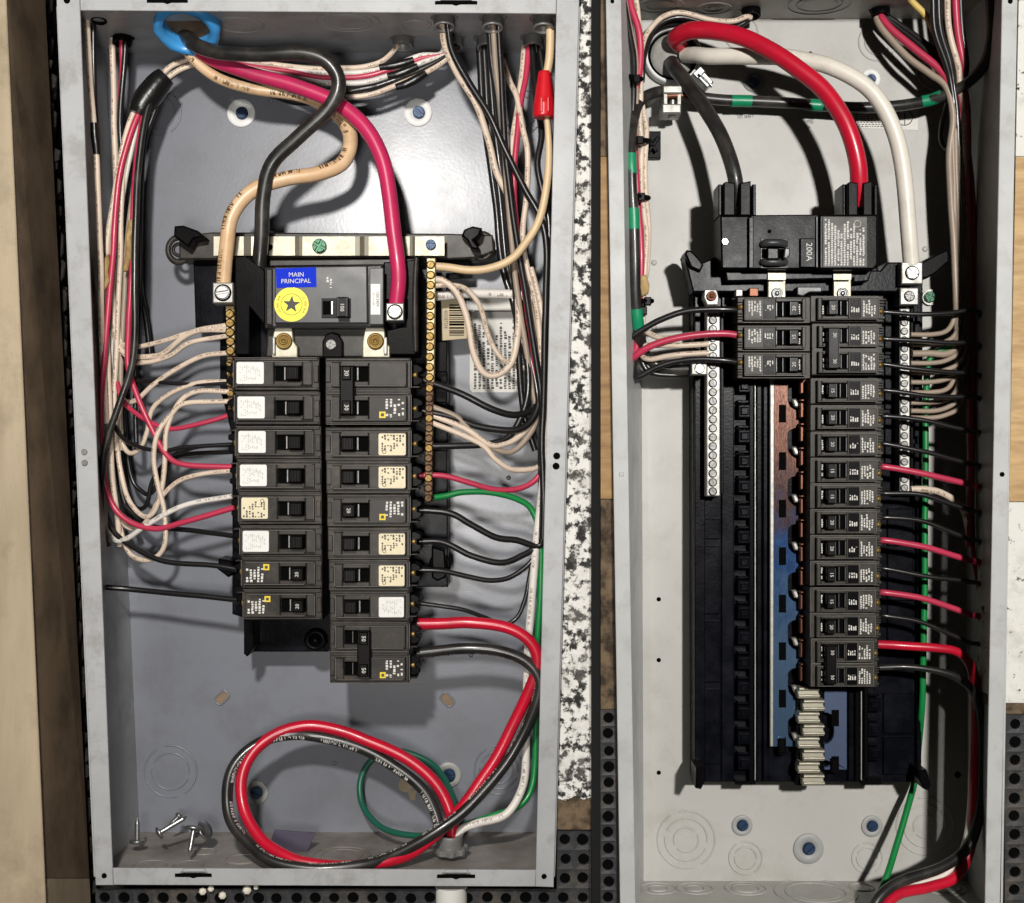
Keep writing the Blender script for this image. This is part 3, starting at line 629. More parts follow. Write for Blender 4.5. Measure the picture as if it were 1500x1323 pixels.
o = part('round_sticker', MB().disc(427, 446, 61.9, [(26, 0), (26, .5), (0, .5)], 36, False), 'yellow_sticker', MBK)
c_ = W(427, 446, 61.2); star = []
for i in range(10):
    a_ = .25+i*math.pi/5; R = 13.5 if i % 2 == 0 else 5.6; star.append((c_.x+R*math.cos(a_), c_.z+R*math.sin(a_)))
mb = MB().prism(star, 61.0, 61.3, 0); mb.ring(Vector((c_.x, 61.2, c_.z)), (0, -1, 0), 16, .35, 32, 4); part('star', mb, 'print_dark', o)
mb = MB()
for base_a, t in ((.55, '22,000 AIR'), (math.pi+.55, '22,000 AIR')):
    for i, ch in enumerate(t):
        a_ = base_a-i*.125
        if ch != ' ': text(mb, ch, c_.x+21*math.cos(a_), c_.z+21*math.sin(a_), 61.1, 5.2, a_-math.pi/2)
part('lettering', mb, 'print_dark', o)
o = part('side_label', MB().ir(543, 416, 557, 461, 63.4, 64, .1), 'sticker_white', MBK)
mb = MB(); a_ = W(553, 438, 63); text(mb, '120/240V', a_.x, a_.z, 63, 6, -math.pi/2); a_ = W(547, 438, 63); text(mb, '<------>', a_.x, a_.z, 63, 6, -math.pi/2); part('lettering', mb, 'print_dark', o)
lug(MBK, 377.5, 427, 24, 26, 92, 'dull_zinc', 8.5, 'dull_zinc', 1.4); lug(MBK, 578.5, 457, 26, 26, 66, 'tin_plate', 9.5, 'zinc', -.35)
mb = MB(); a_ = W(480, 412, 61.6); fineprint(mb, a_.x-2, a_.x+8, a_.z-10, a_.z+10, 61.7, 2, 2.5, 5, .7); part('print', mb, 'print_soft', MBK)

# ------------------------------------------------------------------ breakers of the older box
def old_breaker(poles, face, off=False, num='20'):
    """built for the left column (wire end to the left); face lies at depth 0 of its own frame, toward the viewer is negative"""
    def b():
        r = link('circuit_breaker', None, None, (0, 0, 0)); H = 50.0; body = MB(); cov = MB(); frame = MB(); slot = MB(); term = MB(); edge = MB(); glint = MB()
        zs = [0] if poles == 1 else [25, -25]; hz = 24.4*1 if poles == 1 else 49.2
        body.box(-60, 66, -hz, hz, 12, 95, 1.2)
        for z in zs:
            body.box(-58, 64, z+19.5, z+23.4, 9, 13, .8); body.box(-58, 64, z-23.4, z-19.5, 9, 13, .8)
            body.box(58, 65, z-12, z+12, 8, 13, .8)
            # raised cover with a window cut in it
            cov.box(-55, 1, z-17, z+18, 0, 12, 1.4); cov.box(43, 56, z-17, z+18, 0, 12, 1.4)
            cov.box(1.2, 42.8, z+11, z+18, 0, 12, 1.2); cov.box(1.2, 42.8, z-17, z-10.5, 0, 12, 1.2)
            slot.box(2, 42, z-10.4, z+10.9, 7, 8, 0)
            frame.box(15 if not off else 27, 20 if not off else 30, z-9.5, z+10, 2, 8, .6)
            glint.box(16 if not off else 28, 18 if not off else 29, z-9, z+9.5, 1.2, 3, .4)
            edge.box(-52, 54, z+17.3, z+18.1, -.5, 1, .2); edge.box(55.2, 56, z-16, z+17, -.5, 1, .2); edge.box(-54, 40, z-17.1, z-16.4, -.4, 1, .2); edge.box(-59.5, 64, z+23.6, z+24.3, 8.6, 11, .2); edge.box(-61, -60.2, z-20, z+20, 11.5, 14, .2)
            # wire terminal
            term.prism([(-60.5, z-16), (-60.5, z+16), (-68, z+16), (-76, z+11), (-76, z+5), (-70, z+3), (-70, z-3), (-76, z-5), (-76, z-11), (-68, z-16)], 34, 80, 1.5)
            body.box(-72, -60.2, z+17.5, z+19.5, 22, 70, .5)
        o = part('body', body, 'black_plastic', r); part('cover', cov, 'black_plastic', r); part('worn_edge', edge, 'black_plastic_edge', o)['kind'] = 'stuff'
        part('window', slot, 'recess_black', r); part('window_bar', frame, 'handle_plastic', r); part('glint', glint, 'dull_zinc', r)
        t = part('terminal', term, 'dark_plastic', r)
        for z in zs: part('clamp_screw', MB().lathe((-64, 38, z), (-1, -.5, 0), [(5, -4), (5, 4), (3, 5), (0, 5)], 10), 'brass', t)
        if poles == 1:
            h = MB(); hx = (21, 40) if not off else (5, 24)
            h.box(hx[0], hx[1], -9.5, 10, -13, 7, 1.8)
            for i in range(4): h.box(hx[0]+3+i*4, hx[0]+4.2+i*4, -8.5, 9, -13.9, -12, .4)
            h = part('handle', h, 'handle_plastic', r)
            if face == 'print': part('number', text(MB(), num, (hx[0]+hx[1])/2, 0, -14.2, 8, math.pi/2), 'print_white', h)
        else:
            hx = (21, 42) if not off else (-1, 20)
            h = MB(); h.box(hx[0], hx[1], -36, 36, -14, 7, 2)
            h = part('handle', h, 'handle_plastic', r)
            for z in zs:
                part('handle_cap', MB().box(hx[0]+4, hx[1]-4, z-10, z+10, -18, -13, 1.4), 'handle_plastic', h); part('number', text(MB(), num, (hx[0]+hx[1])/2, z, -18.3, 9, math.pi/2), 'print_white', h)
        z = zs[0] if poles == 1 else zs[0]
        if face in ('white', 'cream'):
            mb = MB(); pts = []
            for cx_, cz_, a0 in ((-16, 14.5, 0), (-51, 14.5, 90), (-51, -12.5, 180), (-16, -12.5, 270)):
                pts += [(cx_+2.5*math.cos(math.radians(a0+k*30)), cz_+2.5*math.sin(math.radians(a0+k*30))) for k in range(4)]
            s_ = part('sticker', mb.prism(pts, -.6, .2, .1), 'sticker_white' if face == 'white' else 'sticker_cream', r)
            if face == 'white':
                mb = fineprint(MB(), -49, -18, -11, 13, -.8, 10, 1.2, 3, .4); part('print', mb, 'print_faint', s_)['kind'] = 'stuff'
            else:
                mb = fineprint(MB(), -51, -16, -13, 15, -.8, 8, 2.4, 6, .6); mb.ring((-22, -.8, 12), (0, -1, 0), 2.5, .4, 14, 4); part('print', mb, 'print_dark', s_)['kind'] = 'stuff'
        else:
            mb = fineprint(MB(), -51, -22, z-13, z+14, -.3, 5, 3.2, 9+poles, .75); part('print', mb, 'print_white', r)['kind'] = 'stuff'
            s_ = part('logo_square', MB().box(-24, -14.5, z+5.5, z+15, -.5, .2, .1), 'yellow_mark', r)
            part('logo_mark', MB().prism([(-21.5, z+8), (-17, z+8), (-17, z+12.5), (-21.5, z+12.5)], -.8, -.4, 0), 'print_dark', s_)
        return r
    return b
ORD = ['top', 'second', 'third', 'fourth', 'fifth', 'sixth', 'seventh', 'eighth', 'ninth', 'tenth', 'eleventh', 'twelfth']
OG = 'breakers of the older box'
DB = 48
rows = [(547.5, 1.0), (598, 1.0), (648.5, 1.0), (697.5, .985), (745.5, .97), (794, .96), (840.5, .94), (887, .92)]
lf = ['white', 'white', 'white', 'white', 'cream', 'white', 'print', 'print']
lt = ['a blank white sticker', 'a blank white sticker', 'a blank white sticker', 'a blank white sticker', 'a printed cream sticker', 'a blank white sticker', 'white print and yellow square', 'white print and yellow square']
for i, (y, s_) in enumerate(rows):
    place('old1'+lf[i], old_breaker(1, lf[i]), 400+(y-547)*.028, y, DB, s_, False, f'{ORD[i]} breaker down the left column of the older box, with {lt[i]}', 'circuit breaker', OG)
place('old2', old_breaker(2, 'print', num='30'), 541, 572.5, DB, 1.0, True, 'double breaker marked 30 topping the right column of older box', 'circuit breaker', OG)
rf = ['cream', 'cream', 'print', 'cream', 'cream', 'white']
rt = ['printed cream sticker', 'printed cream sticker', 'white print and yellow square', 'printed cream sticker', 'worn pale sticker', 'blank white sticker']
for i, (y, s_) in enumerate([(650, 1.0), (698.5, .985), (747.5, .97), (796, .96), (842.5, .94), (888.5, .92)]):
    place('old1'+rf[i], old_breaker(1, rf[i]), 541+i*.3, y, DB, s_, True, f'single breaker, {ORD[i]} below the double 30 in the right column, {rt[i]}', 'circuit breaker', OG)
place('old2off', old_breaker(2, 'print', True, '50'), 543, 956.5, DB-6, .925, True, 'double breaker hanging lowest in the right column of older box', 'circuit breaker', OG)

# ------------------------------------------------------------------ newer bus assembly (right box)
N = thing('bus_assembly', 'long black plastic bus base with copper bus plate in painted blue reflection and a blue plate', 'bus base', W(1184, 1150, 200))
ND = 168.0
part('base_plate', MB().ip([(1015, 392), (1352, 392), (1350, 1146), (1017, 1146)], ND+14, 236, 2), 'navy_plastic', N)
part('head_plate', MB().ip([(1003, 378), (1030, 384), (1058, 372), (1060, 394), (1290, 396), (1300, 384), (1345, 384), (1345, 402), (1330, 428), (1015, 428), (1010, 408)], 138, 190, 2.5), 'navy_plastic', N)
for pts in ([(1003, 372), (1006, 366), (1013, 367), (1024, 378), (1031, 388), (1026, 398), (1012, 392)], [(1346, 386), (1372, 372), (1390, 364), (1391, 383), (1372, 400), (1358, 408), (1346, 408)], [(1020, 1126), (1034, 1122), (1034, 1144), (1027, 1157), (1019, 1155)], [(1346, 1128), (1358, 1128), (1364, 1150), (1361, 1159), (1353, 1156), (1346, 1142)]):
    part('clip', MB().ip(pts, 128, 190, 3), 'dark_plastic', N)
# long rails and ribs of the moulding
for x0, x1, d0, m in ((1017.5, 1033, ND+6, 'navy_plastic'), (1057, 1075, ND+8, 'navy_plastic'), (1097.5, 1104.5, ND-4, 'dark_plastic'), (1108.5, 1116, ND+2, 'navy_plastic'), (1118, 1126, ND+6, 'navy_plastic'),
                      (1243, 1251, ND+4, 'navy_plastic'), (1253, 1259, ND, 'dark_plastic'), (1266, 1272, ND-4, 'dark_plastic'), (1343, 1349, ND+4, 'navy_plastic')):
    part('rail', MB().ir(x0, 428.5, x1, 1145, d0, ND+16, 1.5), m, N)
for x in (1105.4, 1261): part('bright_edge', MB().ir(x, 560 if x < 1200 else 1012, x+1.8, 1143, ND-6, ND+2, .5), 'tin_plate', N)
rr = random.Random(21)
clipm = MB(); clipm.box(-9, 9, -10, 10, -14, 6, 2); clipm.box(-6, 6, -6, 6, -18, -13, 2); clipm.box(-9, 7, 12, 16, -12, 4, 1); clipm = clipm.mesh('breaker_clip')
for i in range(16): inst('breaker_clip', clipm, 'navy_plastic', N, W(1088, 566+i*36.6, ND+8), 1.08)
for i in range(3): inst('breaker_clip', clipm, 'navy_plastic', N, W(1278, 1030+i*36, ND+8), 1.08)
tm = MB(); tm.prism([(-4, -5), (4, 0), (-4, 5)], -4, 3, .6); tm = tm.mesh('tooth')
for i in range(10): inst('tooth', tm, 'dark_plastic', N, W(1032, 590+i*13.6, ND+6), 1.0)
for i, (x0, y0, x1, y1) in enumerate([(1024, 760, 1054, 790), (1024, 800, 1054, 900), (1024, 910, 1054, 1000), (1024, 1010, 1054, 1120), (1300, 745, 1338, 800), (1300, 806, 1338, 880), (1300, 886, 1338, 960), (1294, 1015, 1340, 1075), (1294, 1080, 1340, 1135), (1296, 440, 1312, 520), (1296, 525, 1312, 600), (1296, 605, 1312, 680)]):
    part('panel_block', MB().ir(x0, y0, x1, y1, ND+9, ND+16, 1.5), 'navy_plastic', N)
for y0, y1, x0 in ((430, 462, 1338), (470, 496, 1340), (505, 640, 1340), (650, 740, 1340)): part('panel_block', MB().ir(x0, y0, x0+7, y1, ND-8, ND+14, 1), 'navy_plastic', N)
part('foot', MB().ir(1078, 1144, 1107, 1150, ND-4, 230, 1), 'dark_plastic', N); part('foot', MB().ir(1261, 1140, 1291, 1150, ND-4, 230, 1), 'dark_plastic', N)
# bus plates with punched windows and curved bites, as one outline
def bus(x0, x1, y0, y1, pitch, first, flipx, m):
    pts = [(x0, y1), (x0, y0), (x1, y0)]
    y = first
    while y < y1-10:
        a, b = y, min(y+46, y1-4)
        for t in range(5): g = t/4*math.pi/2; pts.append((x1-(x1-x0)*.42*math.sin(g)*1.0, a+10*(1-math.cos(g))))
        for t in range(5): g = t/4*math.pi/2; pts.append((x1-(x1-x0)*.42*math.cos(g), b-16*(1-math.sin(g))))
        y += pitch
    pts.append((x1, y1))
    if flipx: pts = [(x0+x1-px, py) for px, py in pts]
    return part('bus_plate', MB().ip(pts, ND-6, ND+3, 1.0), m, N)
B1 = bus(1128, 1174, 548, 1094, 70.3, 556, False, 'reflection_tinted_bus')
B2 = bus(1207, 1241, 1008, 1128, 70, 1044, True, 'blue_bus')
mb = MB(); mb.ip([(1128, 549), (1134.5, 549), (1133, 1094), (1128, 1094)], ND-9, ND-5, 1.2); part('folded_edge', mb, 'tin_plate', B1)
for i in range(8): part('window', MB().ir(1141, 593+i*69.6, 1151.5, 619+i*69.6, ND-6.5, ND-5.5, .1), 'recess_black', B1)
for y in (1052, 1120): part('window', MB().ir(1218, y-12, 1229, y+12, ND-6.5, ND-5.5, .1), 'recess_black', B2)
for y in (1086, 1116): part('latch', MB().ir(1141 if y < 1100 else 1218, y-4, 1151 if y < 1100 else 1228, y+16, ND-14, ND, 2), 'dark_plastic', N)
for i in range(8):
    y = 590+i*70; part('bus_tab', MB().ip([(1160, y-5), (1166, y-6), (1172, y+2), (1170, y+7), (1164, y+6)], ND-14, ND-4, 2), 'tin_plate', B1)
fm = MB(); fm.box(-10, 10, -12, 12, -8, 8, 1.5); fm.box(-10, 10, 14, 17, -12, 6, .8); fm = fm.mesh('bus_finger')
for i in range(13): inst('bus_finger', fm, 'copper', N, W(1180, 566+i*35, ND-18), 1.0)
for i in range(8):
    x = 1184 if i % 2 == 0 else 1191; y = 1014+i*18.2; rr = random.Random(i); mb = MB()
    mb.prism([(-16, -8.5), (15, -8.5), (16, -3), (14, 1), (15, 8), (-14, 8), (-17, 2)], -6, 14, 1.2)
    mb.tube([(-15, -8, 6), (0, -9, 6.5), (14, -8, 6)], 2.6, 8, 3); mb.tube([(-15, -6.5, -4.5), (0, -7.5, -4), (15, -6.5, -4.5)], 2.2, 8, 3)
    inst('stab_finger', mb.mesh('stab_finger'), 'aluminium', N, W(x, y, ND-24), 1.07)
part('finger_base', MB().ir(1166, 1005, 1206, 1151, ND-10, ND+14, 1.5), 'dark_plastic', N)
# neutral bars with their rows of screws
def nbar(x0, x1, y0, y1, d, n_, r, m, sm, seed):
    o = part('neutral_bar', MB().ir(x0, y0, x1, y1, d, d+26, 1.5), m, N); q_ = random.Random(seed)
    part('bar_rail', MB().ir(x1+1, y0, x1+5, y1-4, d+6, d+20, .8), 'dark_plastic', o)
    for i in range(n_): inst('socket', SOCK, 'recess_black', o, W((x0+x1)/2-1, y0+8+(y1-y0-15)*i/(n_-1), d), r*1.18*(D+d)/D); screw(o, (x0+x1)/2-1, y0+8+(y1-y0-15)*i/(n_-1), d-1.5, r*.95, sm, 'slot', q_.uniform(-1.5, 1.5))
    return o
nbar(1035, 1055, 448, 727, 140, 21, 5.4, 'tin_plate', 'dull_zinc', 5); nbar(1318, 1333, 452, 722, 140, 21, 4.8, 'tin_plate', 'dull_zinc', 6)
o = part('bar_head', MB().ip([(1032, 424), (1050, 424), (1053, 436), (1052, 447), (1036, 447), (1031, 436)], 138, 166, 1.5), 'tin_plate', N)
part('bolt', MB().disc(1042, 434, 138, [(8, 0), (8, 3), (6, 4), (5, 2.5), (3.4, 2.5), (3, 4.5), (0, 4.5)], 16), 'copper', o)
lug(N, 1024.5, 540, 23, 18, 128, 'tin_plate', 6.5, 'zinc', -.4)
lug(N, 1336, 400, 31, 32, 112, 'tin_plate', 9, 'zinc', .6, 'cross'); o = lug(N, 1332, 434, 27, 25, 124, 'tin_plate', 7, 'dull_zinc', .2, 'cross')
part('bonding_tab', MB().disc(1362, 436, 236, [(13, 0), (13, 4), (0, 4)], 20, False), 'tin_plate', N); screw(N, 1362, 435, 228, 8, 'green_metal', 'cross', .4, 'green_screw')
for x in (1138, 1234):
    o = part('stab', strap([(x-13, 104), (x+13, 104)], 396, 410, 4), 'aluminium', N); mb = MB(); mb.ip([(x-13, 409), (x+13, 409), (x+13, 436), (x-13, 436)], 116, 126, 1.2); part('stab_foot', mb, 'aluminium', o)
    part('bolt', MB().disc(x, 430, 115.5, [(9, 0), (8.6, 3.5), (6, 4), (5.6, 2.6), (4, 2.6), (3.6, 4.4), (0, 4.4)], 18), 'zinc', o)
part('bracket', MB().ip([(1168, 420), (1168, 432), (1176, 434), (1186, 428), (1204, 428), (1204, 420)], 118, 136, 1.5), 'smoke_plastic', N)
part('small_contact', MB().ir(1078, 424, 1088, 434, 118, 140, 1), 'tin_plate', N); part('small_contact', MB().ir(1098, 422, 1111, 434, 118, 140, 1), 'copper', N)
# ---- main breaker of the newer box
MN = thing('main_breaker', 'large glossy black main breaker marked 200A', 'main breaker', W(1170, 397, 110))
part('left_body', MB().ip([(1055, 316), (1098, 316), (1098, 394), (1057, 394)], 84, 160, 2.5), 'dark_plastic', MN)
part('centre_body', MB().ip([(1099, 315), (1200, 314), (1200, 394), (1099, 394)], 78, 160, 2), 'dark_plastic', MN); part('seam', MB().ir(1097, 318, 1104, 393, 74, 80, 1.2), 'navy_plastic', MN)
part('right_body', MB().ip([(1200.5, 314), (1284, 314), (1286, 320), (1286, 388), (1280, 395), (1200.5, 395)], 76, 160, 3), 'dark_plastic', MN)
part('foot', MB().ip([(1062, 395), (1278, 396), (1272, 412), (1250, 414), (1250, 408), (1065, 412)], 110, 160, 2), 'navy_plastic', MN)
for x, w in ((1080, 25), (1260, 23)):
    o = part('lug_housing', MB().ip([(x-w+5, 268), (x-w+9, 266), (x-3, 268), (x-3, 316), (x-w+5, 316)], 82, 150, 2), 'dark_plastic', MN)
    part('lug_wing', MB().ip([(x+4, 268), (x+w-5, 265), (x+w-5, 316), (x+4, 316)], 82, 150, 2), 'dark_plastic', o)
    for sg in (-1, 1): part('rib', MB().ir(x+sg*w-2.5, 270, x+sg*w+2.5, 316, 96, 150, 1.5), 'navy_plastic', o)
    part('lug_back', MB().ir(x-w+6, 272, x+w-6, 316, 112, 152, 1), 'recess_black', o)
    mb = MB()
    for k in range(4): mb.disc(x, 290+k*7, 108, [(5, -3), (5, 1), (3, 2.5), (0, 2.5)], 10)
    part('lug_thread', mb, 'brass_pale', o)['kind'] = 'stuff'
screw(MN, 1062, 354, 82, 5, 'zinc', 'cross', .3)
part('hole', MB().disc(1127, 339, 78, [(3.2, -.2), (3, .3), (0, .3)], 12), 'recess_black', MN)
part('window', MB().ir(1114, 350, 1154, 393, 76.6, 78, .5), 'navy_plastic', MN)
mb = MB()
for sg in (0, 1):     # two curved halves of the rocker guard
    mb.tube([W(1114+4, 358+sg*26, 74), W(1124, 356+sg*28, 68), W(1140, 356+sg*28, 68), W(1151, 358+sg*26, 74)], 6, 8, 4)
part('rocker_guard', mb, 'smoke_plastic', MN)
part('slot', MB().ir(1116, 364.5, 1150, 378, 75.6, 76.4, 0), 'recess_black', MN)
o = part('handle', MB().ip([(1124, 363), (1141, 363), (1141, 380), (1124, 380)], 58, 78, 2), 'navy_plastic', MN); part('handle_tip', MB().ip([(1150, 363), (1157, 364), (1157, 374), (1152, 379), (1148, 378)], 52, 78, 1.5), 'smoke_plastic', o)
o = part('rating_block', MB().ir(1172, 349, 1195, 392, 72, 79, 1.6), 'dark_plastic', MN)
mb = MB(); a_ = W(1185, 369, 71.7); text(mb, '200A', a_.x, a_.z, 71.7, 13, -math.pi/2); part('lettering', mb, 'print_white', o)
part('rib', MB().ir(1195.5, 317, 1198, 392, 73, 79, .8), 'smoke_plastic', MN); part('rib', MB().ir(1202, 317, 1204, 392, 73, 77, .8), 'smoke_plastic', MN)
o = part('rating_label', MB().ir(1206, 318, 1270, 391, 75.4, 76, .1), 'black_plastic', MN)
mb = MB(); a_ = W(1208, 389, 75); b_ = W(1268, 320, 75); fineprint(mb, a_.x, b_.x, a_.z, b_.z, 75.1, 13, 2.4, 31, .93); part('print', mb, 'print_soft', o)['kind'] = 'stuff'
mb = MB(); mb.ring(W(1256, 328, 75), (0, -1, 0), 5, .6, 18, 4); part('logo_ring', mb, 'print_white', o)

# ------------------------------------------------------------------ breakers of the newer box
def new_breaker(poles, num, seed):
    """built for the right column (wire end to the right)"""
    def b():
        r = link('circuit_breaker', None, None, (0, 0, 0)); body = MB(); cov = MB(); dark = MB(); mid = MB(); rib = MB(); edge = MB()
        zs = [0] if poles == 1 else [19.6, -19.6]; hz = 19.2 if poles == 1 else 38.8
        body.box(-54, 53, -hz, hz, 11, 70, 1.2)
        for z in zs:
            cov.box(-46, -40, z-16, z+15.5, 0, 11, 1.2); cov.box(-39.8, -1.5, z+11.5, z+15.5, 0, 11, 1); cov.box(-39.8, -1.5, z-16, z-11, 0, 11, 1); cov.box(-1.3, 44, z-16, z+15.5, 0, 11, 1.2)
            dark.box(-39.7, -1.6, z-10.9, z+11.4, 6, 7, 0); rib.box(-13, -11, z-10, z+10.5, 1, 7, .5); rib.box(-3.5, -1.6, z-10, z+10.5, .5, 7, .4)
            mid.box(1, 17.5, z-14, z+13.5, -.6, .4, .2); edge.box(-46, 44, z+15.2, z+16, -.4, 1, .2); edge.box(-46, 44, z-16.4, z-15.8, -.4, 1, .2); edge.box(43.4, 44.2, z-15, z+15, -.4, 1, .2); edge.box(18.2, 18.9, z-15, z+14.6, -.5, .6, .2); edge.box(-53.6, -53, z-18, z+18, 10.5, 13, .2); edge.box(-53, 46, z+18.2, z+18.9, 10.4, 12, .2)
            for k in range(3): body.box(46, 53.5, z+4+k*4, z+6+k*4, 5, 12, .5)
            body.box(46, 53.5, z-15, z-11, 5, 12, .5)
        o = part('body', body, 'breaker_grey', r); part('worn_edge', edge, 'black_plastic_edge', o)['kind'] = 'stuff'; part('cover', cov, 'breaker_grey', r); part('window', dark, 'recess_black', r); part('window_rib', rib, 'smoke_plastic', r); part('inset_panel', mid, 'dark_plastic', r)
        for z in zs: part('terminal_screw', MB().lathe((49, 9, z-4), (.5, -1, 0), [(4, -3), (4, 2), (2, 3), (0, 3)], 9), 'brass', r)
        if poles == 1:
            h = part('handle', MB().box(-33, -20, -11, 11, -11, 7, 1.6), 'handle_plastic', r); part('handle_ridge', MB().box(-21.4, -20, -10, 10, -11.8, -10, .4), 'smoke_plastic', h)
            part('number', text(MB(), num, -26, 0, -11.3, 7.5, -math.pi/2), 'print_white', h)
        else:
            h = part('handle', MB().box(-35, -18, -31, 31, -13, 7, 1.8), 'handle_plastic', r); part('handle_ridge', MB().box(-19.2, -18, -29, 29, -13.8, -12, .4), 'smoke_plastic', h)
            for z in zs: part('number', text(MB(), num, -25, z, -13.3, 7.5, -math.pi/2), 'print_white', h)
        mb = MB()
        for z in zs:
            fineprint(mb, 20, 40, z-12, z+12, -.25, 5, 2.6, seed+int(z), .85); fineprint(mb, 2.5, 16, z-6, z+2, -.85, 4, 5, seed+3+int(z), .95); fineprint(mb, -38.5, -35, z-8, z+9, 5.6, 1, 2.5, seed+7, .8)
        part('print', mb, 'print_soft', r)['kind'] = 'stuff'
        return r
    return b
NG = 'breakers of the newer box'
NDp = 96
for i, y in enumerate((453, 494.5, 534.5)):
    place('new1'+'ab'[i % 2], new_breaker(1, '20' if i % 2 == 0 else '15', 41+i % 2), 1135, y, NDp, 1.0, True, f'{["top", "middle", "bottom"][i]} breaker of the three on the left side of the newer box', 'circuit breaker', NG)
place('new1c', new_breaker(1, '20', 47), 1244, 451.5, NDp, 1.0, False, 'topmost single breaker in the long right column of the newer box', 'circuit breaker', NG)
place('new2', new_breaker(2, '30', 51), 1244, 511, NDp, .97, False, 'double breaker second from the top of the newer right column', 'circuit breaker', NG)
var = 'dcabdcabdc'
for i, y in enumerate((572.5, 612, 651, 689.5, 727, 765, 803, 841, 880, 917.5)):
    place('new1'+var[i], new_breaker(1, '15' if var[i] in 'bd' else '20', 41+ord(var[i])), 1243-i*.3, y, NDp, .985-.003*i, False, f'single breaker, {ORD[i] if i else "first"} below the upper double breaker in newer right column', 'circuit breaker', NG)
place('new2b', new_breaker(2, '50', 57), 1239.5, 972.5, NDp-4, .92, False, 'double breaker at the bottom of the newer right column', 'circuit breaker', NG)

# ------------------------------------------------------------------ conduit fittings
def connector(x, y, d, axis, R, label, m='dull_zinc', depth=20, name='conduit_connector', lobes=8):
    c = W(x, y, d); ax = Vector(axis).normalized(); t = thing(name, label, 'connector', c)
    nut = MB(); n = lobes*4; h = Vector((1, 0, 0)); u = ax.cross(h).normalized(); v = ax.cross(u); vs = []
    for k, (tt, s_) in enumerate(((0, 1), (7, 1), (8, .94))):
        for i in range(n):
            a = 2*math.pi*i/n; q_ = R*(1.0 if (i % 4) < 2 else .9)*s_; vs.append(c+ax*tt+(u*math.cos(a)+v*math.sin(a))*q_)
    fs = [(k*n+i, k*n+(i+1) % n, (k+1)*n+(i+1) % n, (k+1)*n+i) for k in range(2) for i in range(n)]+[tuple(range(2*n, 3*n))]
    part('locknut', nut.add(vs, fs), m, t)
    th = MB(); prof = [(R*.74, 8)]
    for k in range(4): prof += [(R*.76, 8+depth*(k+.3)/5), (R*.70, 8+depth*(k+.8)/5)]
    prof += [(R*.76, 8+depth*.95), (R*.72, 8+depth), (R*.58, 8+depth), (R*.56, 2)]
    th.lathe(c, ax, prof, 24); part('threaded_sleeve', th, m, t)
    part('bore', MB().lathe(c+ax*(5+depth*.4), ax, [(R*.57, 0), (0, 0.1)], 20, False), 'recess_black', t)
    return t
dn = (0, -.22, -1)
for x, y, d, lab in ((590, 49, 155, 'grey conduit connector at top centre, leftmost of the back row'), (664, 49, 155, 'grey conduit connector second from left in the back row'), (713, 51, 150, 'grey conduit connector of the back row carrying thick black wires'), (781, 50, 150, 'grey conduit connector, rightmost of the back row'),
                     (651, 20, 55, 'grey conduit connector of the front row carrying the long cream wire'), (722, 21, 55, 'grey conduit connector, middle of the front row'), (796, 22, 55, 'grey conduit connector of the front row above red wire nut')):
    connector(x, y, d, dn, 21, lab, depth=16)
connector(180, 46, 150, dn, 20, 'black conduit bushing in the dark top left corner', 'dark_plastic', 14); connector(146, 14, 70, dn, 16, 'small black conduit bushing nearest the left flange', 'dark_plastic', 12)
connector(660, 1246, 95, (0, -.15, 1), 27, 'grey conduit connector on the floor of the left box', depth=20)
connector(1100, 6, 190, (0, -.2, -1), 20, 'black conduit connector at the top middle of the right box', 'dark_plastic', 14); connector(1289, 6, 190, (0, -.2, -1), 20, 'black conduit connector feeding the red and grey wires of right box', 'dark_plastic', 14)
# blue bushing
t = thing('conduit_bushing', 'large light blue plastic bushing holding the main cables', 'bushing', W(275, 40, 110)); c = W(275, 36, 70); ax = Vector((-.02, -.5, -.88)).normalized()
mb = MB(); u = ax.cross(Vector((1, 0, 0))).normalized(); v = ax.cross(u); n = 48; rings = [(46, -14), (49, -8), (50, 4), (49, 14), (45, 18), (37, 18), (34, 10), (34, -14)]; vs = []
for R, tt in rings:
    for i in range(n):
        a = 2*math.pi*i/n; q_ = R*(1.0+(.035 if (i % 6) < 2 and R > 44 else 0)); vs.append(c+ax*tt+(u*math.cos(a)+v*math.sin(a))*q_)
mb.add(vs, [(k*n+i, k*n+(i+1) % n, (k+1)*n+(i+1) % n, (k+1)*n+i) for k in range(len(rings)-1) for i in range(n)], True); part('ring', mb, 'blue_bushing', t)
part('bore', MB().lathe(c, ax, [(34.5, -6), (0, -6)], 24, False), 'brown_board', t)
# round conduit entry of the newer box, with its grounding clamp
t = thing('conduit_bushing', 'round conduit entry sealed with grey putty behind the red cable', 'bushing', W(985, 120, 215)); c = W(985, 83, 232)
mb = MB(); mb.lathe(c, (0, -1, 0), [(47, -6), (47, 10), (45, 14), (42, 14), (41, 8), (41, -4)], 40); part('rim', mb, 'washer_white', t)
mb = MB(); mb.lathe(c, (0, -1, 0), [(40.5, -2), (40, 7), (37, 9), (36, 2)], 40); part('gasket', mb, 'recess_black', t)
mb = MB(); mb.lathe(c, (0, -1, 0), [(37, 0), (36, 4), (25, 6), (12, 4), (0, 6)], 28); part('putty', mb, 'putty', t)
p_ = W(1030, 110, 205); mb = MB()
def rbox(mb, x, y, d0, d1, w, h, ang, b=1.5):
    c_ = W(x, y, d0); cs, sn = math.cos(ang), math.sin(ang); return mb.prism([(c_.x+px*cs-pz*sn, c_.z+px*sn+pz*cs) for px, pz in ((-w, -h), (w, -h), (w, h), (-w, h))], d0, d1, b)
rbox(mb, 1024, 106, 188, 236, 9, 6, .75); part('set_screw_block', mb, 'zinc', t); part('set_screw', rbox(MB(), 1034, 117, 182, 210, 7, 11, .75), 'zinc', t)
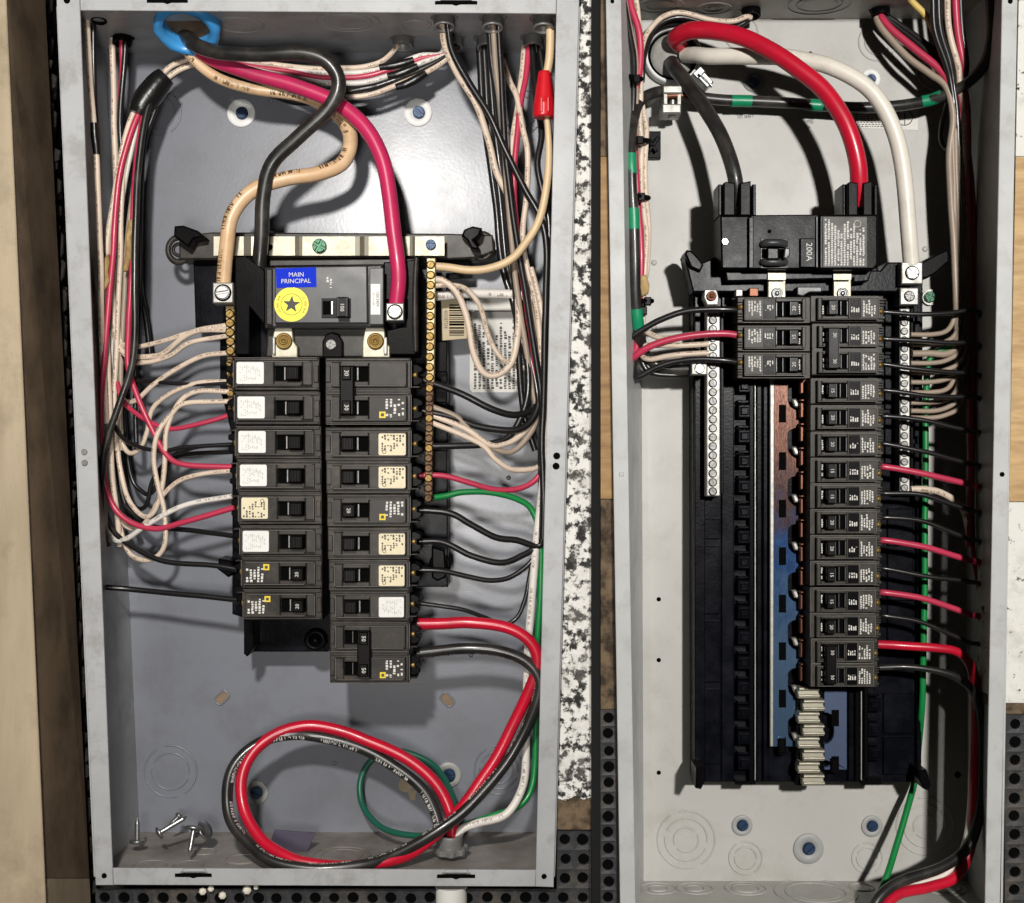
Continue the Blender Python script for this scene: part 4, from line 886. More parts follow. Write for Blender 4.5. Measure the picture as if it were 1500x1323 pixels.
for k in range(4): part('screw_ridge', rbox(MB(), 1029+k*3.2, 112+k*3, 178, 186, 1, 8, .75, .4), 'zinc', t)
t = thing('ground_clamp', 'silver ground clamp gripping the green-taped black wire', 'clamp', W(984, 172, 190))
part('clamp_top', MB().ir(971, 125, 1000, 137, 168, 226, 2), 'tin_plate', t); part('clamp_side', MB().ir(972, 137, 978, 158, 172, 220, 1), 'tin_plate', t); part('clamp_side', MB().ir(992, 137, 998, 158, 172, 220, 1), 'tin_plate', t)
part('clamp_bolt', MB().lathe(W(985, 158, 185), (0, 0, 1), [(6, 0), (6, 22)], 12), 'zinc', t); part('clamp_bar', MB().ir(970, 152, 998, 166, 166, 212, 2), 'tin_plate', t)
part('bolt_end', MB().lathe(W(984, 174, 186), (0, 0, 1), [(5, 0), (6, 2), (6, 9)], 10, False), 'zinc', t); mb = MB(); mb.tube([W(975, 141, 178), W(1000, 140, 178), W(1016, 142, 180)], 6, 8); part('copper_end', mb, 'copper', t)

# ------------------------------------------------------------------ wires
KIND = {'black': ('black_wire', 'wire_black'), 'cblack': ('black_cable', 'cable_black'), 'red': ('red_wire', 'wire_red'), 'cpink': ('crimson_cable', 'cable_pink'), 'cred': ('red_cable', 'cable_red'),
        'cream': ('cream_wire', 'wire_cream'), 'white': ('white_wire', 'wire_white'), 'cwhite': ('white_cable', 'cable_white'), 'beige': ('beige_wire', 'wire_beige'), 'cbeige': ('beige_cable', 'cable_beige'),
        'green': ('green_wire', 'wire_green'), 'teal': ('dark_green_wire', 'wire_teal'), 'yellow': ('yellow_wire', 'wire_yellow'), 'grey': ('grey_wire', 'wire_grey')}
def wire(kind, label, r, pts, group=None, n=10):
    nm, m = KIND[kind]; P = []; 
    for tok in pts.split():
        x, y, d = (float(q_) for q_ in tok.split(',')); P.append((x, y, d))
    R = r if isinstance(r, list) else [r]*len(P)
    mb = MB(); mb.tube([W(*p) for p in P], [a*(D+p[2])/D for a, p in zip(R, P)], n if max(R) < 6 else 16, wob=.4 if max(R) < 6 else .3)
    if 'printed' in label and kind == 'cblack': m = 'cable_black_print'
    return solo(nm, mb, m, label, 'cable' if 'cable' in nm else 'wire', group)
def sleeve(name, m, label, cat, r, pts, parent=None):
    P = [tuple(float(q_) for q_ in tok.split(',')) for tok in pts.split()]; mb = MB(); mb.tube([W(*p) for p in P], [a*(D+p[2])/D for a, p in zip(r if isinstance(r, list) else [r]*len(P), P)], 14, 5)
    return part(name, mb, m, parent) if parent else solo(name, mb, m, label, cat)
# --- main cables, older box
wire('cblack', 'thick black main cable curling from blue bushing to left lug', 10.8, '268,44,104 284,64,84 320,77,66 380,80,56 440,78,50 478,90,50 496,120,54 482,158,58 435,203,66 398,240,74 386,285,80 383,350,84 379,395,92 378,425,108')
wire('cpink', 'thick crimson main cable from blue bushing to right lug', [9, 9, 10, 11, 11, 11.5, 11.5, 11.5, 11.5, 11.5, 11.5], '266,46,110 300,82,104 360,106,98 430,125,96 490,150,92 533,184,88 559,230,84 570,285,80 577,340,76 584,400,72 580,452,82')
wire('cbeige', 'thick beige main cable with a wide S bend to neutral lug', [7.5, 7.5, 8, 8, 9, 10, 11, 11, 11, 11, 11, 11, 11, 11], '262,44,112 276,78,110 315,112,112 370,131,116 440,140,122 487,162,124 513,198,118 504,236,110 468,254,100 420,262,92 372,278,84 341,313,80 332,360,80 327,424,90')
# --- wires of the taped bundle, left of the older box
wire('cream', 'cream wire on the outer edge of the taped left bundle', 4.2, '285,84,150 250,98,150 222,128,148 196,165,140 178,225,138 165,300,140 156,370,142 154,440,142 158,520,140 162,640,140 165,700,140 172,760,142 176,800,150')
wire('cream', 'cream wire second from the outer edge of the taped bundle', 4.2, '290,92,154 256,106,150 226,134,146 203,168,140 186,228,140 172,305,144 164,380,146 166,450,150 172,504,150 194,521,145 224,522,138 242,516,132 281,487,116 332,477,112')
wire('red', 'red wire leaving the tape and sweeping down to fifth left breaker', 4.4, '238,112,146 222,136,142 200,172,134 180,235,130 170,300,128 165,380,126 157,471,124 150,561,122 148,652,122 157,719,124 181,758,122 224,775,116 272,764,110 345,743,104')
wire('red', 'red wire leaving the tape and bending to fourth left breaker', 4.2, '242,116,142 226,142,138 208,178,132 198,260,128 194,330,126 193,400,126 188,480,126 187,531,126 200,577,122 218,619,118 242,664,112 272,681,108 340,684,106')
wire('red', 'short red wire dipping to the second left breaker', 3.6, '172,560,150 181,589,140 212,614,124 248,628,114 290,622,108 334,609,106')
wire('cream', 'cream wire with a low sag to the middle of left neutral bar', 3.6, '176,420,156 181,519,150 212,531,138 248,522,128 278,502,118 334,492,110')
wire('cream', 'cream wire rising steeply to the lower left neutral bar', 3.8, '170,560,152 181,586,148 200,586,138 224,564,126 257,542,118 296,522,112 334,517,108')
wire('black', 'thin black wire running level to the first left breaker', 3.2, '180,520,150 197,555,138 227,559,126 272,563,114 336,561,108')
wire('cream', 'cream wire looping low and rising to the gap below first left breaker', 3.8, '172,640,160 175,682,156 187,728,146 209,756,134 226,750,126 237,713,118 242,667,114 245,628,112 263,589,110 290,573,108 336,574,106')
wire('cream', 'cream wire with the longest loop, hanging below the sixth left breaker', 3.8, '168,720,158 178,780,150 190,811,142 212,821,132 232,813,124 243,790,118 240,745,116 230,707,114 225,668,112 232,634,110 251,608,110 272,591,108 336,588,106')
wire('cream', 'cream wire with a short upright loop near the third left breaker', 3.6, '166,600,160 184,658,152 203,659,140 215,634,132 224,598,126 254,574,118 290,561,112 332,559,110')
wire('black', 'thin grey-black wire curving to the third left breaker', 3.2, '154,540,150 157,592,148 172,631,142 197,652,128 236,661,116 272,655,110 342,651,104')
wire('cream', 'cream wire lying flat from the flange bundle to left bar end', 3.6, '160,470,158 172,500,152 200,508,140 236,500,128 272,489,120 300,484,114 332,484,110')
wire('cream', 'cream wire with a drooping tail below the white slanting wire', 3.6, '163,700,156 170,745,150 186,772,144 206,772,138 222,752,130 236,728,122 262,705,114 300,694,108 338,690,106')
wire('white', 'clean white wire slanting up to the fifth left breaker', 4.0, '160,770,150 169,791,140 188,788,130 218,767,118 272,740,110 340,727,104')
wire('black', 'black wire running behind the red one to sixth left breaker', 3.8, '182,740,160 215,768,150 251,775,138 290,778,122 348,786,104')
wire('black', 'black wire drooping to the seventh left breaker', 4.0, '150,690,150 152,735,146 166,777,140 197,803,128 242,823,116 302,827,108 348,834,104')
wire('black', 'black wire running level to the eighth left breaker', 4.2, '140,858,110 160,861,118 197,864,124 272,871,114 348,879,104')
wire('cblack', 'thicker black wire crossing in front of the left bundle', 5.2, '236,122,138 216,160,130 204,230,122 200,300,116 197,380,110 198,471,106 193,533,104 175,592,104 157,643,106 149,690,112 148,760,122 158,800,134')
for i, (x0, x1, m_, lab) in enumerate([(186, 176, 'cream', 'cream wire between the two upper red wires of the bundle'), (212, 206, 'black', 'black wire at the inner edge of the taped bundle'), (206, 184, 'grey', 'greyish wire in the middle of the taped bundle'), (194, 168, 'white', 'white printed wire beside the outer red wire of the bundle')]):
    wire(m_, lab, 3.8, f'{230+i*3},{118+i*4},150 {x0+18},{150+i*3},146 {x0},{210},142 {(x0+x1)/2-3},{300},{140+i*2} {x1},{390},{142+i*3} {x1-4},{480},{146+i*3} {x1-8},{580},{150+i*2} {x1-6},{660},{156}')
wire('cream', 'cream wire hugging the left flange with a black taped splice', 4.6, '127,16,70 129,70,76 133,130,84 139,200,92 143,270,98 146,340,104 148,420,112 150,520,124 156,620,136')
wire('black', 'black wire close behind the cream wire at left flange', 4.2, '136,16,84 137,80,90 139,150,98 143,220,108 146,330,118 148,460,128 147,600,134 149,720,138')
sleeve('tape_wrap', 'tape_black', 'short black tape splice on the wire by left flange', 'tape', [5.8, 6.4, 6.2, 5.6], '138,180,88 139,198,90 141,214,92 142,226,94')
wire('cream', 'cream printed wire dropping from the black corner bushing', 4.4, '164,56,150 166,110,152 167,180,156 170,250,162 168,330,164 166,420,168 164,520,172')
wire('red', 'short red wire inside the black corner bushing', 4.0, '178,56,152 179,90,154 177,130,160 175,190,170')
wire('black', 'black wire dropping from the black corner bushing', 4.4, '184,56,148 181,110,152 176,180,158 180,280,166 176,400,172 172,520,176 170,640,180 178,720,184 200,780,186')
wire('black', 'black wire standing alone on the back wall left of neutral lug', 4.2, '203,250,190 203,330,194 206,420,200 214,470,204 220,520,206')
for i, (a, lab) in enumerate([(0, 'dark wire loop nearest the back wall behind the left loops'), (20, 'dark wire loop just inside the rearmost left loop')]):
    wire('black', lab, 3.4, f'{172+a*.4},{600-a},190 {180+a*.5},{690},186 {196+a*.6},{740-a},182 {214+a*.5},{740-a},176 {226+a},{700-a},168 {262+a},{668-a*.6},150 {344},{662-a*.5},112')
sleeve('tape_wrap', 'tape_black', 'broad black tape binding the upper left wire bundle', 'tape', [15, 17.5, 18.6, 19.2, 19.4, 18.4, 17.2, 14], '243,112,146 236,119,145 229,127,144 222,136,143 215,145,142 209,154,140 205,161,139 201,168,138')
solo('paper_wrap', MB().ip([(152, 378), (158, 372), (160, 384), (157, 398), (160, 412), (152, 426), (146, 430), (144, 416), (150, 400)], 116, 126, 2), 'kraft_paper', 'torn brown paper sheath between the left flange wires', 'paper')
solo('paper_wrap', MB().ip([(188, 322), (196, 320), (199, 334), (191, 346), (193, 372), (186, 396), (179, 398), (183, 372), (184, 344)], 118, 126, 2), 'kraft_paper', 'torn brown paper sheath beside the inner red wire', 'paper')
# --- upper wires behind the main cables
for i, (k, y0, y1, e, lab) in enumerate([('cream', 70, 100, (584, 66, 160), 'cream wire from the leftmost grey connector passing behind the black cable'), ('white', 74, 107, (652, 66, 160), 'upper white wire of the taped run from the second connector'), ('red', 80, 113, (656, 66, 162), 'red wire of the taped run from the second connector'),
                                         ('white', 84, 122, (660, 66, 158), 'lower white wire of the taped run from the second connector'), ('black', 88, 132, (664, 66, 164), 'black wire of the taped run from the second connector'), ('cream', 90, 142, (668, 68, 160), 'lowest cream wire of the taped run near white washer')]):
    ex, ey, ed = e
    if i == 0: wire(k, lab, 4, f'290,74,150 340,82,158 400,94,160 460,101,160 500,100,158 535,97,156 563,88,156 {ex},{ey},{ed}')
    else: wire(k, lab, 4, f'{280+i*4},{y0},{150+i*3} {350},{y0+14},{160} 420,{(y0+y1)/2+8},162 470,{y1},160 530,{y1-1},158 575,{y1-10-i},158 {612+i*3},{y1-22-i*3},158 {ex-8},{ey+14},160 {ex},{ey},{ed}')
sleeve('tape_wrap', 'tape_black', 'upper black tape sleeve on the run near second connector', 'tape', [5, 6, 6, 5], '556,99,155 572,97,154 590,93,153 606,88,153')
sleeve('tape_wrap', 'tape_black', 'middle black tape sleeve on the run near second connector', 'tape', [5, 6.2, 6, 5], '568,112,154 582,109,153 598,103,152 612,97,152')
sleeve('tape_wrap', 'tape_black', 'lower black tape sleeve beside the top white washer', 'tape', [5, 6.5, 6.5, 5], '580,128,152 594,124,151 610,116,150 624,107,150')
sleeve('tape_wrap', 'tape_black', 'black tape sleeve under the bend of the black cable', 'tape', [4.5, 5.4, 5.2, 4.5], '512,134,158 528,131,158 544,128,158 552,126,158')
wire('black', 'black wire sagging below the beige cable toward the washer', 4.6, '288,94,160 268,100,165 250,112,168 240,124,160')
wire('black', 'black wire passing behind beige cable and crimson cable', 5, '300,100,172 340,118,176 400,140,176 440,150,174 500,146,168 540,134,160')
# --- wires on the right of the older box
wire('cream', 'long cream wire from the front connector ending above the loops', 5.0, '648,34,62 652,66,78 669,106,96 696,151,112 716,206,122 727,251,128 745,291,134 750,330,138 751,390,140 757,430,138 759,480,134 751,528,130 730,549,126 708,546,122 693,516,116 685,468,112 670,430,108 650,412,108 634,409,106')
wire('black', 'long black wire crossing diagonally to the right flange', 5.0, '655,34,60 663,76,72 687,121,84 717,169,92 741,221,96 769,278,98 793,322,98 801,364,98 799,440,100 797,560,104 794,640,108 796,720,112 795,790,116')
for i, (x, lab) in enumerate([(702, 'thick black wire on the left of the black trunk under connectors'), (709, 'thick black wire in the middle of the black trunk'), (716, 'thick black wire on the right of the black trunk')]):
    e = [' 751,440,150 762,490,146 772,531,140 772,586,134 751,634,124 723,649,116 680,653,110 626,654,104', ' 757,440,156 772,500,150 786,570,140 788,596,134 775,620,126 750,631,118 702,625,112 660,610,108 618,602,104', ' 762,440,162 780,500,158 792,560,150 786,592,140 775,602,132 751,608,122 717,598,114 672,575,110 618,556,104'][i]
    wire('black', lab, [6, 6, 6, 5.6, 5.2, 4.6, 4.4, 4.2, 4.2, 4.2, 4.2, 4.2][:5+len(e.split())] if False else 5.2, f'{x},68,{160-i*5} {x+5},151,{160-i*4} {x+14},227,{158-i*3} {x+25},302,156 {x+33},387,154{e}')
wire('black', 'black wire from the middle front connector, left of its pair', 4.8, '716,32,64 720,91,84 729,151,100 735,212,112 742,280,124 748,350,132 754,420,138 760,520,142 766,600,146 784,660,150')
wire('grey', 'grey printed wire from the middle front connector', 4.4, '722,34,62 727,100,82 734,160,98 740,230,112 745,300,122 752,380,130 764,470,136 778,560,140 786,600,140 780,630,134 751,661,124 720,655,116 696,640,112 672,613,108 630,595,106')
wire('black', 'black wire from the middle front connector, right of its pair', 4.8, '730,32,60 733,95,80 737,160,94 742,240,106 754,330,114 765,400,120 778,480,126 790,560,130 796,640,132 797,720,132')
wire('cream', 'cream wire bowing outward between black and red upright wires', 4.4, '736,88,150 747,120,142 757,142,136 766,187,128 773,226,124 771,287,124 766,348,126 772,390,130 784,440,134 792,500,138 792,570,140 784,612,136 760,640,126 738,650,118 717,651,112 681,628,108 630,607,106')
wire('cream', 'cream printed wire beside the upright red wire', 4.2, '768,66,152 764,110,146 758,160,138 750,215,132 748,290,130 756,370,134 775,440,142 788,520,148 794,600,150 794,670,146 784,686,136 751,688,122 726,673,114 702,649,110 632,619,106')
wire('red', 'upright red wire with a kink beside black trunk', 4.4, '774,66,150 771,110,142 763,151,134 757,200,128 754,245,126 754,300,128 762,380,134 772,450,140 782,520,142 790,580,140')
wire('black', 'wavy black upright wire left of the red wire nut', 4.8, '779,66,148 783,110,138 787,151,128 793,197,118 787,242,112 796,287,108 804,325,106 803,400,106 800,500,110 798,600,114 796,700,118 794,780,122 788,800,124 757,792,118 726,787,112 690,768,108 660,752,106 614,747,104')
wire('black', 'black upright wire behind the red wire nut', 4.8, '790,66,154 797,120,148 803,180,140 806,260,134 806,340,130 802,430,130 797,540,132 793,650,134 792,740,132 788,796,128 763,815,120 732,824,112 690,814,108 650,795,106 614,793,104')
wire('beige', 'beige wire from the top corner down into the red wire nut', 6.2, '806,24,52 806,60,60 804,90,66 799,118,70')
wire('beige', 'beige wire from the red wire nut to top of the neutral bar', [4, 4.6, 5.4, 5.8, 6, 6, 6, 6, 6, 6, 6], '800,165,72 803,190,76 804,225,80 801,270,86 789,325,90 766,362,94 745,382,98 717,393,102 687,396,106 655,392,110 636,390,112')
nut = thing('wire_nut', 'bright red wire nut joining two beige wires', 'wire nut', W(797, 175, 70))
mb = MB(); c = W(798, 105, 68); n = 24; vs = []; prof = [(8.5, 0), (9.5, -3), (12, -24), (14, -40), (15.5, -46), (16.5, -50), (16.8, -68), (15, -70)]
for R, tt in prof:
    for i in range(n):
        a = 2*math.pi*i/n; q_ = R*(1+(.05 if i % 4 < 2 and tt > -44 else 0)); vs.append((c.x-tt*-.02+math.cos(a)*q_, c.y+math.sin(a)*q_, c.z+tt))
mb.add(vs, [(k*n+i, k*n+(i+1) % n, (k+1)*n+(i+1) % n, (k+1)*n+i) for k in range(len(prof)-1) for i in range(n)]+[tuple(range(n)), tuple(reversed(range((len(prof)-1)*n, len(prof)*n)))], False); part('shell', mb, 'nut_red', nut)
for k in range(2):
    mb = MB(); a_ = W(798+(-5+10*k), 152, 50); mb.prism([(a_.x-2, a_.z-12), (a_.x+2, a_.z-12), (a_.x+2, a_.z+10), (a_.x-2, a_.z+10)], 50, 60, 1); part('grip_fin', mb, 'nut_red', nut)
wire('white', 'thick white cable running level into the neutral bar', 7, '626,434,130 650,433,136 687,430,142 730,431,148 763,433,150 790,440,146 806,452,140')
wire('cream', 'smaller cream loop inside the wider cream loop', 3.8, '632,419,108 660,418,112 681,423,118 698,440,124 706,456,130 716,492,140 732,522,146 752,536,150 775,540,150')
wire('green', 'green insulated wire showing behind the black trunk', 6, '746,385,170 757,430,166 768,480,162 780,520,160 793,556,156 797,590,152', None)
wire('red', 'dark red wire beside the green insulated wire', 4.2, '772,490,160 784,540,156 793,580,150 796,640,146')
wire('cream', 'tall cream wire against the right flange', 4.2, '778,392,120 790,440,116 800,500,114 803,580,112 800,650,112 797,720,114')
wire('white', 'long white wire running down behind right flange to floor connector', 6, '797,690,130 792,740,128 785,800,126 779,880,124 773,960,122 771,1040,120 771,1090,118 766,1150,112 742,1192,104 700,1206,98 676,1216,96 667,1236,98')
wire('red', 'red wire sagging from the fourth right breaker row', 4.2, '606,697,104 648,697,106 687,707,112 726,717,120 760,716,128 786,702,134 800,676,138')
wire('green', 'green wire arching from the foot of the right neutral bar', 4.6, '636,729,106 655,726,110 678,721,114 720,722,120 757,731,126 780,748,130 792,790,130 791,870,130 787,950,132 785,1010,134 785,1075,136 781,1144,130 763,1178,120 720,1196,110 680,1208,102')
wire('black', 'black wire drooping from the worn pale sticker breaker', 3.8, '614,835,104 650,837,106 687,845,110 720,850,114 751,844,120 781,820,126 796,780,130')
wire('black', 'thin black wire with a deep dip above red cable', 3.2, '616,884,104 672,892,108 708,904,114 738,914,118 758,903,122 771,871,126 778,835,128 792,793,130 797,720,130')
wire('cred', 'red cable from the lowest double breaker looping round the floor', 8.6, '612,914,100 650,914,98 687,912,96 738,918,94 770,934,92 787,960,92 783,992,94 757,1050,98 729,1107,94 700,1150,86 664,1198,76 612,1244,56 570,1261,34 510,1269,24 450,1264,24 415,1252,34 384,1231,54 359,1190,78 354,1141,96 371,1102,112 405,1075,124 450,1063,130 495,1070,132 535,1084,128 595,1111,122 640,1150,112 661,1195,102 663,1240,98')
wire('cblack', 'printed black cable from the lowest double breaker looping round the floor', 8.4, '612,957,100 650,953,98 687,950,96 732,954,94 768,967,92 789,992,90 788,1022,90 766,1075,90 736,1126,84 685,1183,72 634,1222,60 580,1252,40 530,1267,22 460,1273,14 400,1262,20 366,1238,40 339,1204,62 333,1165,80 339,1129,98 360,1102,112 392,1083,122 429,1076,128 460,1078,134 520,1093,134 574,1120,128 616,1153,120 637,1189,110 650,1240,100')
wire('teal', 'dark green wire with a round loop on the lower back wall', 4.6, '792,1030,112 769,1080,104 738,1128,98 700,1168,92 664,1206,90 640,1222,96 592,1223,120 556,1210,160 532,1180,200 528,1144,218 544,1114,222 574,1101,222 600,1103,216 637,1123,200 660,1160,160 668,1200,120 664,1240,100')
# loose screws on the floor of the older box
def floor_screw(x, y, d, axis, L, R, label):
    c = W(x, y, d); ax = Vector(axis).normalized(); t = thing('loose_screw', label, 'screw', c-Vector((0, 0, R*.6)), 'loose screws on the box floor')
    part('head', MB().lathe(c, ax, [(R*.3, -5), (R*.9, -3), (R, 0), (R*.95, 1.5), (3, 1.6)], 20), 'zinc', t)
    prof = [(3.4, 1.5)]
    for k in range(int(L/4)): prof += [(4.4, 3+k*4), (3.2, 5+k*4)]
    prof += [(1.2, L+5), (0, L+7)]; part('shank', MB().lathe(c, ax, prof, 12), 'zinc', t)
floor_screw(201, 1232, 120, (-.02, .1, 1), 30, 12, 'loose screw standing point up in the left corner')
floor_screw(234, 1220, 100, (1, .4, .55), 40, 10, 'loose screw lying tilted beside the standing one')
floor_screw(284, 1214, 90, (-.1, -.4, -1), 34, 15, 'loose broad headed screw leaning on its point')
floor_screw(300, 1216, 120, (-.8, .3, -.5), 22, 16, 'loose screw partly hidden behind the broad headed one')
floor_screw(262, 1196, 180, (-.6, -.5, -.6), 16, 7, 'smallest loose screw near the back wall')
solo('paper_card', MB().ip([(402, 1216), (462, 1220), (444, 1262), (388, 1258)], 130, 133, .3), 'purple_card', 'dark purple card lying inside the red cable loop', 'card')

# ------------------------------------------------------------------ wires of the newer box
wire('cwhite', 'thick white main cable arching to the upper right lug', 12, '1004,80,222 1020,81,200 1041,83,180 1085,82,160 1147,84,140 1180,89,130 1212,96,122 1244,110,116 1274,132,112 1296,162,110 1312,198,110 1321,235,110 1326,280,112 1331,340,116 1335,388,122')
wire('cred', 'thick bright red main cable arching over to the main breaker', 13, '996,66,220 990,56,196 1009,46,172 1041,45,152 1083,53,134 1126,73,118 1169,101,106 1205,131,98 1232,168,92 1248,204,90 1256,238,92 1258,268,98 1259,300,110')
wire('cblack', 'thick black main cable curving down to the main breaker', 11, '984,92,222 989,102,200 1006,121,172 1028,152,146 1051,190,124 1068,228,108 1077,262,102 1080,300,112')
GW = wire('cblack', 'black ground wire banded with green tape around the box', 8.2, '1018,541,150 985,541,154 962,535,156 945,519,154 938,496,140 933,461,122 930,410,112 929,367,110 928,320,108 926,285,106 924,240,106 924,203,114 929,170,136 940,146,164 966,134,182 990,138,190 1016,142,192 1062,147,196 1126,149,198 1190,154,198 1244,157,196 1308,156,186 1361,147,170 1404,130,150 1432,108,132 1447,81,118 1453,43,108 1451,-10,96', None)
for pts in ('1071,148,196 1086,148,197 1101,148.5,197', '1351,149,173 1365,146,169 1380,140,163', '923.7,226,107.5 924,240,106 924.7,255,106', '927.3,305,107 928,320,108 928.4,336,108.7', '932.4,452,120 933.6,466,123.5 935.6,481,131', '1186,153.6,198 1200,154.5,198 1206,155,197'):
    sleeve('green_tape', 'tape_green', None, None, 8.9, pts, GW)
# left edge
wire('red', 'pink-red wire hanging from the top left edge of newer box', 5.2, '921,-10,96 925,10,104 935,43,116 938,75,124 936,107,132 931,139,142 929,180,150 930,235,152 935,300,150 938,345,148 939,390,148 937,430,150 934,500,146 926,524,138 930,522,130 947,510,120 975,499,116 1011,492,114 1062,489,114 1088,493,116')
wire('cream', 'cream wire from top left edge passing behind the zip tie mount', 4.4, '930,-10,108 934,20,118 938,60,132 938,128,150 937,181,158 940,213,160 939,277,158 944,320,156 947,344,154 945,390,152 942,440,152 942,478,148 952,489,138 975,495,126 1020,490,122 1040,490,128')
wire('cream', 'outer cream wire lying against the zip tie mount', 4.2, '939,140,168 942,162,168 947,192,166 945,235,164 945,277,162 950,332,160 948,390,158 943,416,156 938,470,156 934,500,152 944,506,140 975,506,128 1000,506,124 1038,504,128')
wire('cream', 'cream wire running level to the third screw of left bar', 4.0, '936,492,160 940,520,150 952,526,138 975,522,128 999,519,124 1038,517,128')
wire('black', 'black wire bowing up to the top left breaker', 4.6, '922,440,150 920,470,140 922,494,130 940,484,122 964,470,116 999,457,112 1034,453,110 1070,454,110 1090,455,116')
wire('black', 'black wire slanting up to the bottom left breaker', 4.4, '926,500,150 929,540,140 934,553,130 959,540,122 987,530,118 1022,526,114 1062,528,112 1088,533,116')
wire('black', 'black wire tucked under the ground wire by the left lug', 4.6, '934,470,160 936,510,158 944,538,156 960,548,156 990,550,158 1016,546,158')
wire('black', 'black wire along the left flange of the newer box', 4.6, '911,-10,80 917,20,90 924,60,104 928,90,116 928,140,132 924,240,146 926,340,150 927,440,154 930,500,158')
wire('grey', 'thin grey wire beside the black wire at left flange', 3.4, '914,-10,92 921,30,102 931,75,118 933,110,130 932,160,146 933,240,158')
wire('cream', 'upper cream wire swinging left from the top black connector', 4.0, '1100,26,186 1093,24,182 1073,31,180 1041,29,182 998,19,182 972,24,180 955,39,176 944,58,170 938,90,164 934,130,162')
wire('black', 'upper black wire swinging left from the top black connector', 4.2, '1102,27,190 1091,28,188 1070,36,188 1041,35,190 998,26,190 972,32,188 957,46,184 947,64,178 941,95,170 937,140,168')
wire('black', 'lower black wire dipping under its pair from the top black connector', 4.4, '1098,28,194 1086,36,196 1068,43,200 1041,40,206 1010,34,212 980,36,210 962,44,204 950,60,196 943,85,186 940,120,178')
def tie(label, pts, r, head):
    t = thing('zip_tie', label, 'zip tie', W(head[0], head[1]+8, head[2]))
    P = [tuple(float(q_) for q_ in tok.split(',')) for tok in pts.split()]; mb = MB(); mb.tube([W(*p) for p in P], r, 8, 4); part('band', mb, 'recess_black', t); part('head', MB().ir(head[0]-5, head[1]-6, head[0]+5, head[1]+6, head[2], head[2]+12, 1.5), 'dark_plastic', t)
    return t
tie('black zip tie round the wires under the round conduit entry', '922,112,110 930,115,104 940,116,112', 4, (933, 115, 98))
t = tie('black zip tie with a square mount on the back wall', '924,203,118 936,205,116 948,206,140 952,207,200', 4, (938, 205, 110)); part('mount', MB().ir(949, 192, 968, 232, 226, 240, 1.5), 'dark_plastic', t); part('mount_loop', rbox(MB(), 958, 211, 214, 230, 3, 14, -.6), 'dark_plastic', t); part('mount_loop', rbox(MB(), 956, 213, 214, 230, 3, 12, .6), 'dark_plastic', t)
tie('black zip tie beside the upper green tape at left', '930,287,122 940,288,120 950,290,150', 4, (940, 288, 116)); tie('black zip tie below the torn yellow paper', '932,441,126 945,441,124 955,441,150', 4, (949, 441, 122))
tie('small black zip tie end just under the paper zip tie', '936,454,134 942,455,134', 4, (943, 455, 130))
solo('paper_wrap', MB().ip([(938, 404), (947, 402), (952, 418), (950, 430), (940, 434), (936, 420)], 134, 142, 2), 'kraft_paper', 'torn yellowish paper sheath at the left of the newer box', 'paper')
# right bundle
G_ = 'wires of the right bundle'
wire('grey', 'grey wire lowest in the fan from the right black connector', 5, '1284,26,186 1288,36,182 1298,50,178 1329,83,168 1361,107,160 1386,128,152 1396,170,150 1391,220,152 1392,270,152 1396,340,150 1400,420,150 1402,480,150 1398,510,148 1384,519,144 1362,518,142 1336,518,140')
wire('red', 'pink-red wire in the fan from the right black connector', 5.6, '1290,24,184 1294,30,180 1308,45,174 1340,72,164 1372,98,156 1391,122,150 1404,160,154 1416,220,160 1424,300,164 1425,420,166 1424,560,166 1422,700,166 1420,800,164')
for i, (dx, lab) in enumerate([(0, 'black wire uppermost in the fan from right black connector'), (6, 'black wire second in the fan from right black connector')]):
    wire('black', lab, 4.6, f'{1296+dx*.5},{24},190 {1312+dx},{38-dx*.4},186 {1344+dx},{63-dx*.5},176 {1376+dx},{94-dx},166 {1398+dx*.4},{124},158 {1406+dx},{170},162 {1412+dx},{260},168 {1418+dx},{400},172 {1420+dx},560,174')
wire('yellow', 'pale yellow wire slanting from top into the right bundle', 5, '1330,-12,140 1336,2,144 1357,24,150 1370,50,156 1380,80,160 1392,108,158 1400,130,156')
for i, (x, xe, k, lab) in enumerate([(1366, 1392, 'black', 'black wire left of the cream wire entering the right bundle'), (1374, 1396, 'black', 'black wire second left of the cream wire at top right'), (1387, 1406, 'cream', 'cream wire entering the right bundle from the top'), (1399, 1410, 'red', 'pink-red wire entering the right bundle from the top'), (1406, 1412, 'black', 'black wire right of the pink-red wire at top')]):
    wire(k, lab, 4.8 if k != 'red' else 5.4, f'{x},-12,{120+i*3} {x+3},43,{130+i*3} {(x+xe)/2+6},92,{140+i*2} {xe},120,{146+i*2} {xe+6},170,152 {xe+10-i},260,158 {xe+14-i},400,164 {xe+12},540,168')
# neutrals: grey-cream wires hanging in the bundle and turning to the right neutral bar
ys = [490, 505, 532, 546, 560, 575, 590, 602, 612]
for i, y in enumerate(ys):
    x = 1399+(i % 5)*4.2
    wire('grey', f'pale neutral wire turning in to the right bar, {ORD[i]} from above', 3.6, f'1400,128,{150+i} {x-4},180,{150+i*2} {x-2},260,{150+i*2} {x+1},350,{152+i*2} {x+4},{max(430, y-70)},{152+i*2} {x+3},{y-40},{150+i} {x-4},{y-16},148 {1384},{y-4},144 1362,{y},142 1334,{y},140')
wire('cream', 'lone cream wire at the lowest screw of the right bar', 5, '1334,717,140 1355,717,142 1375,720,146 1396,731,154 1412,748,162 1420,780,168')
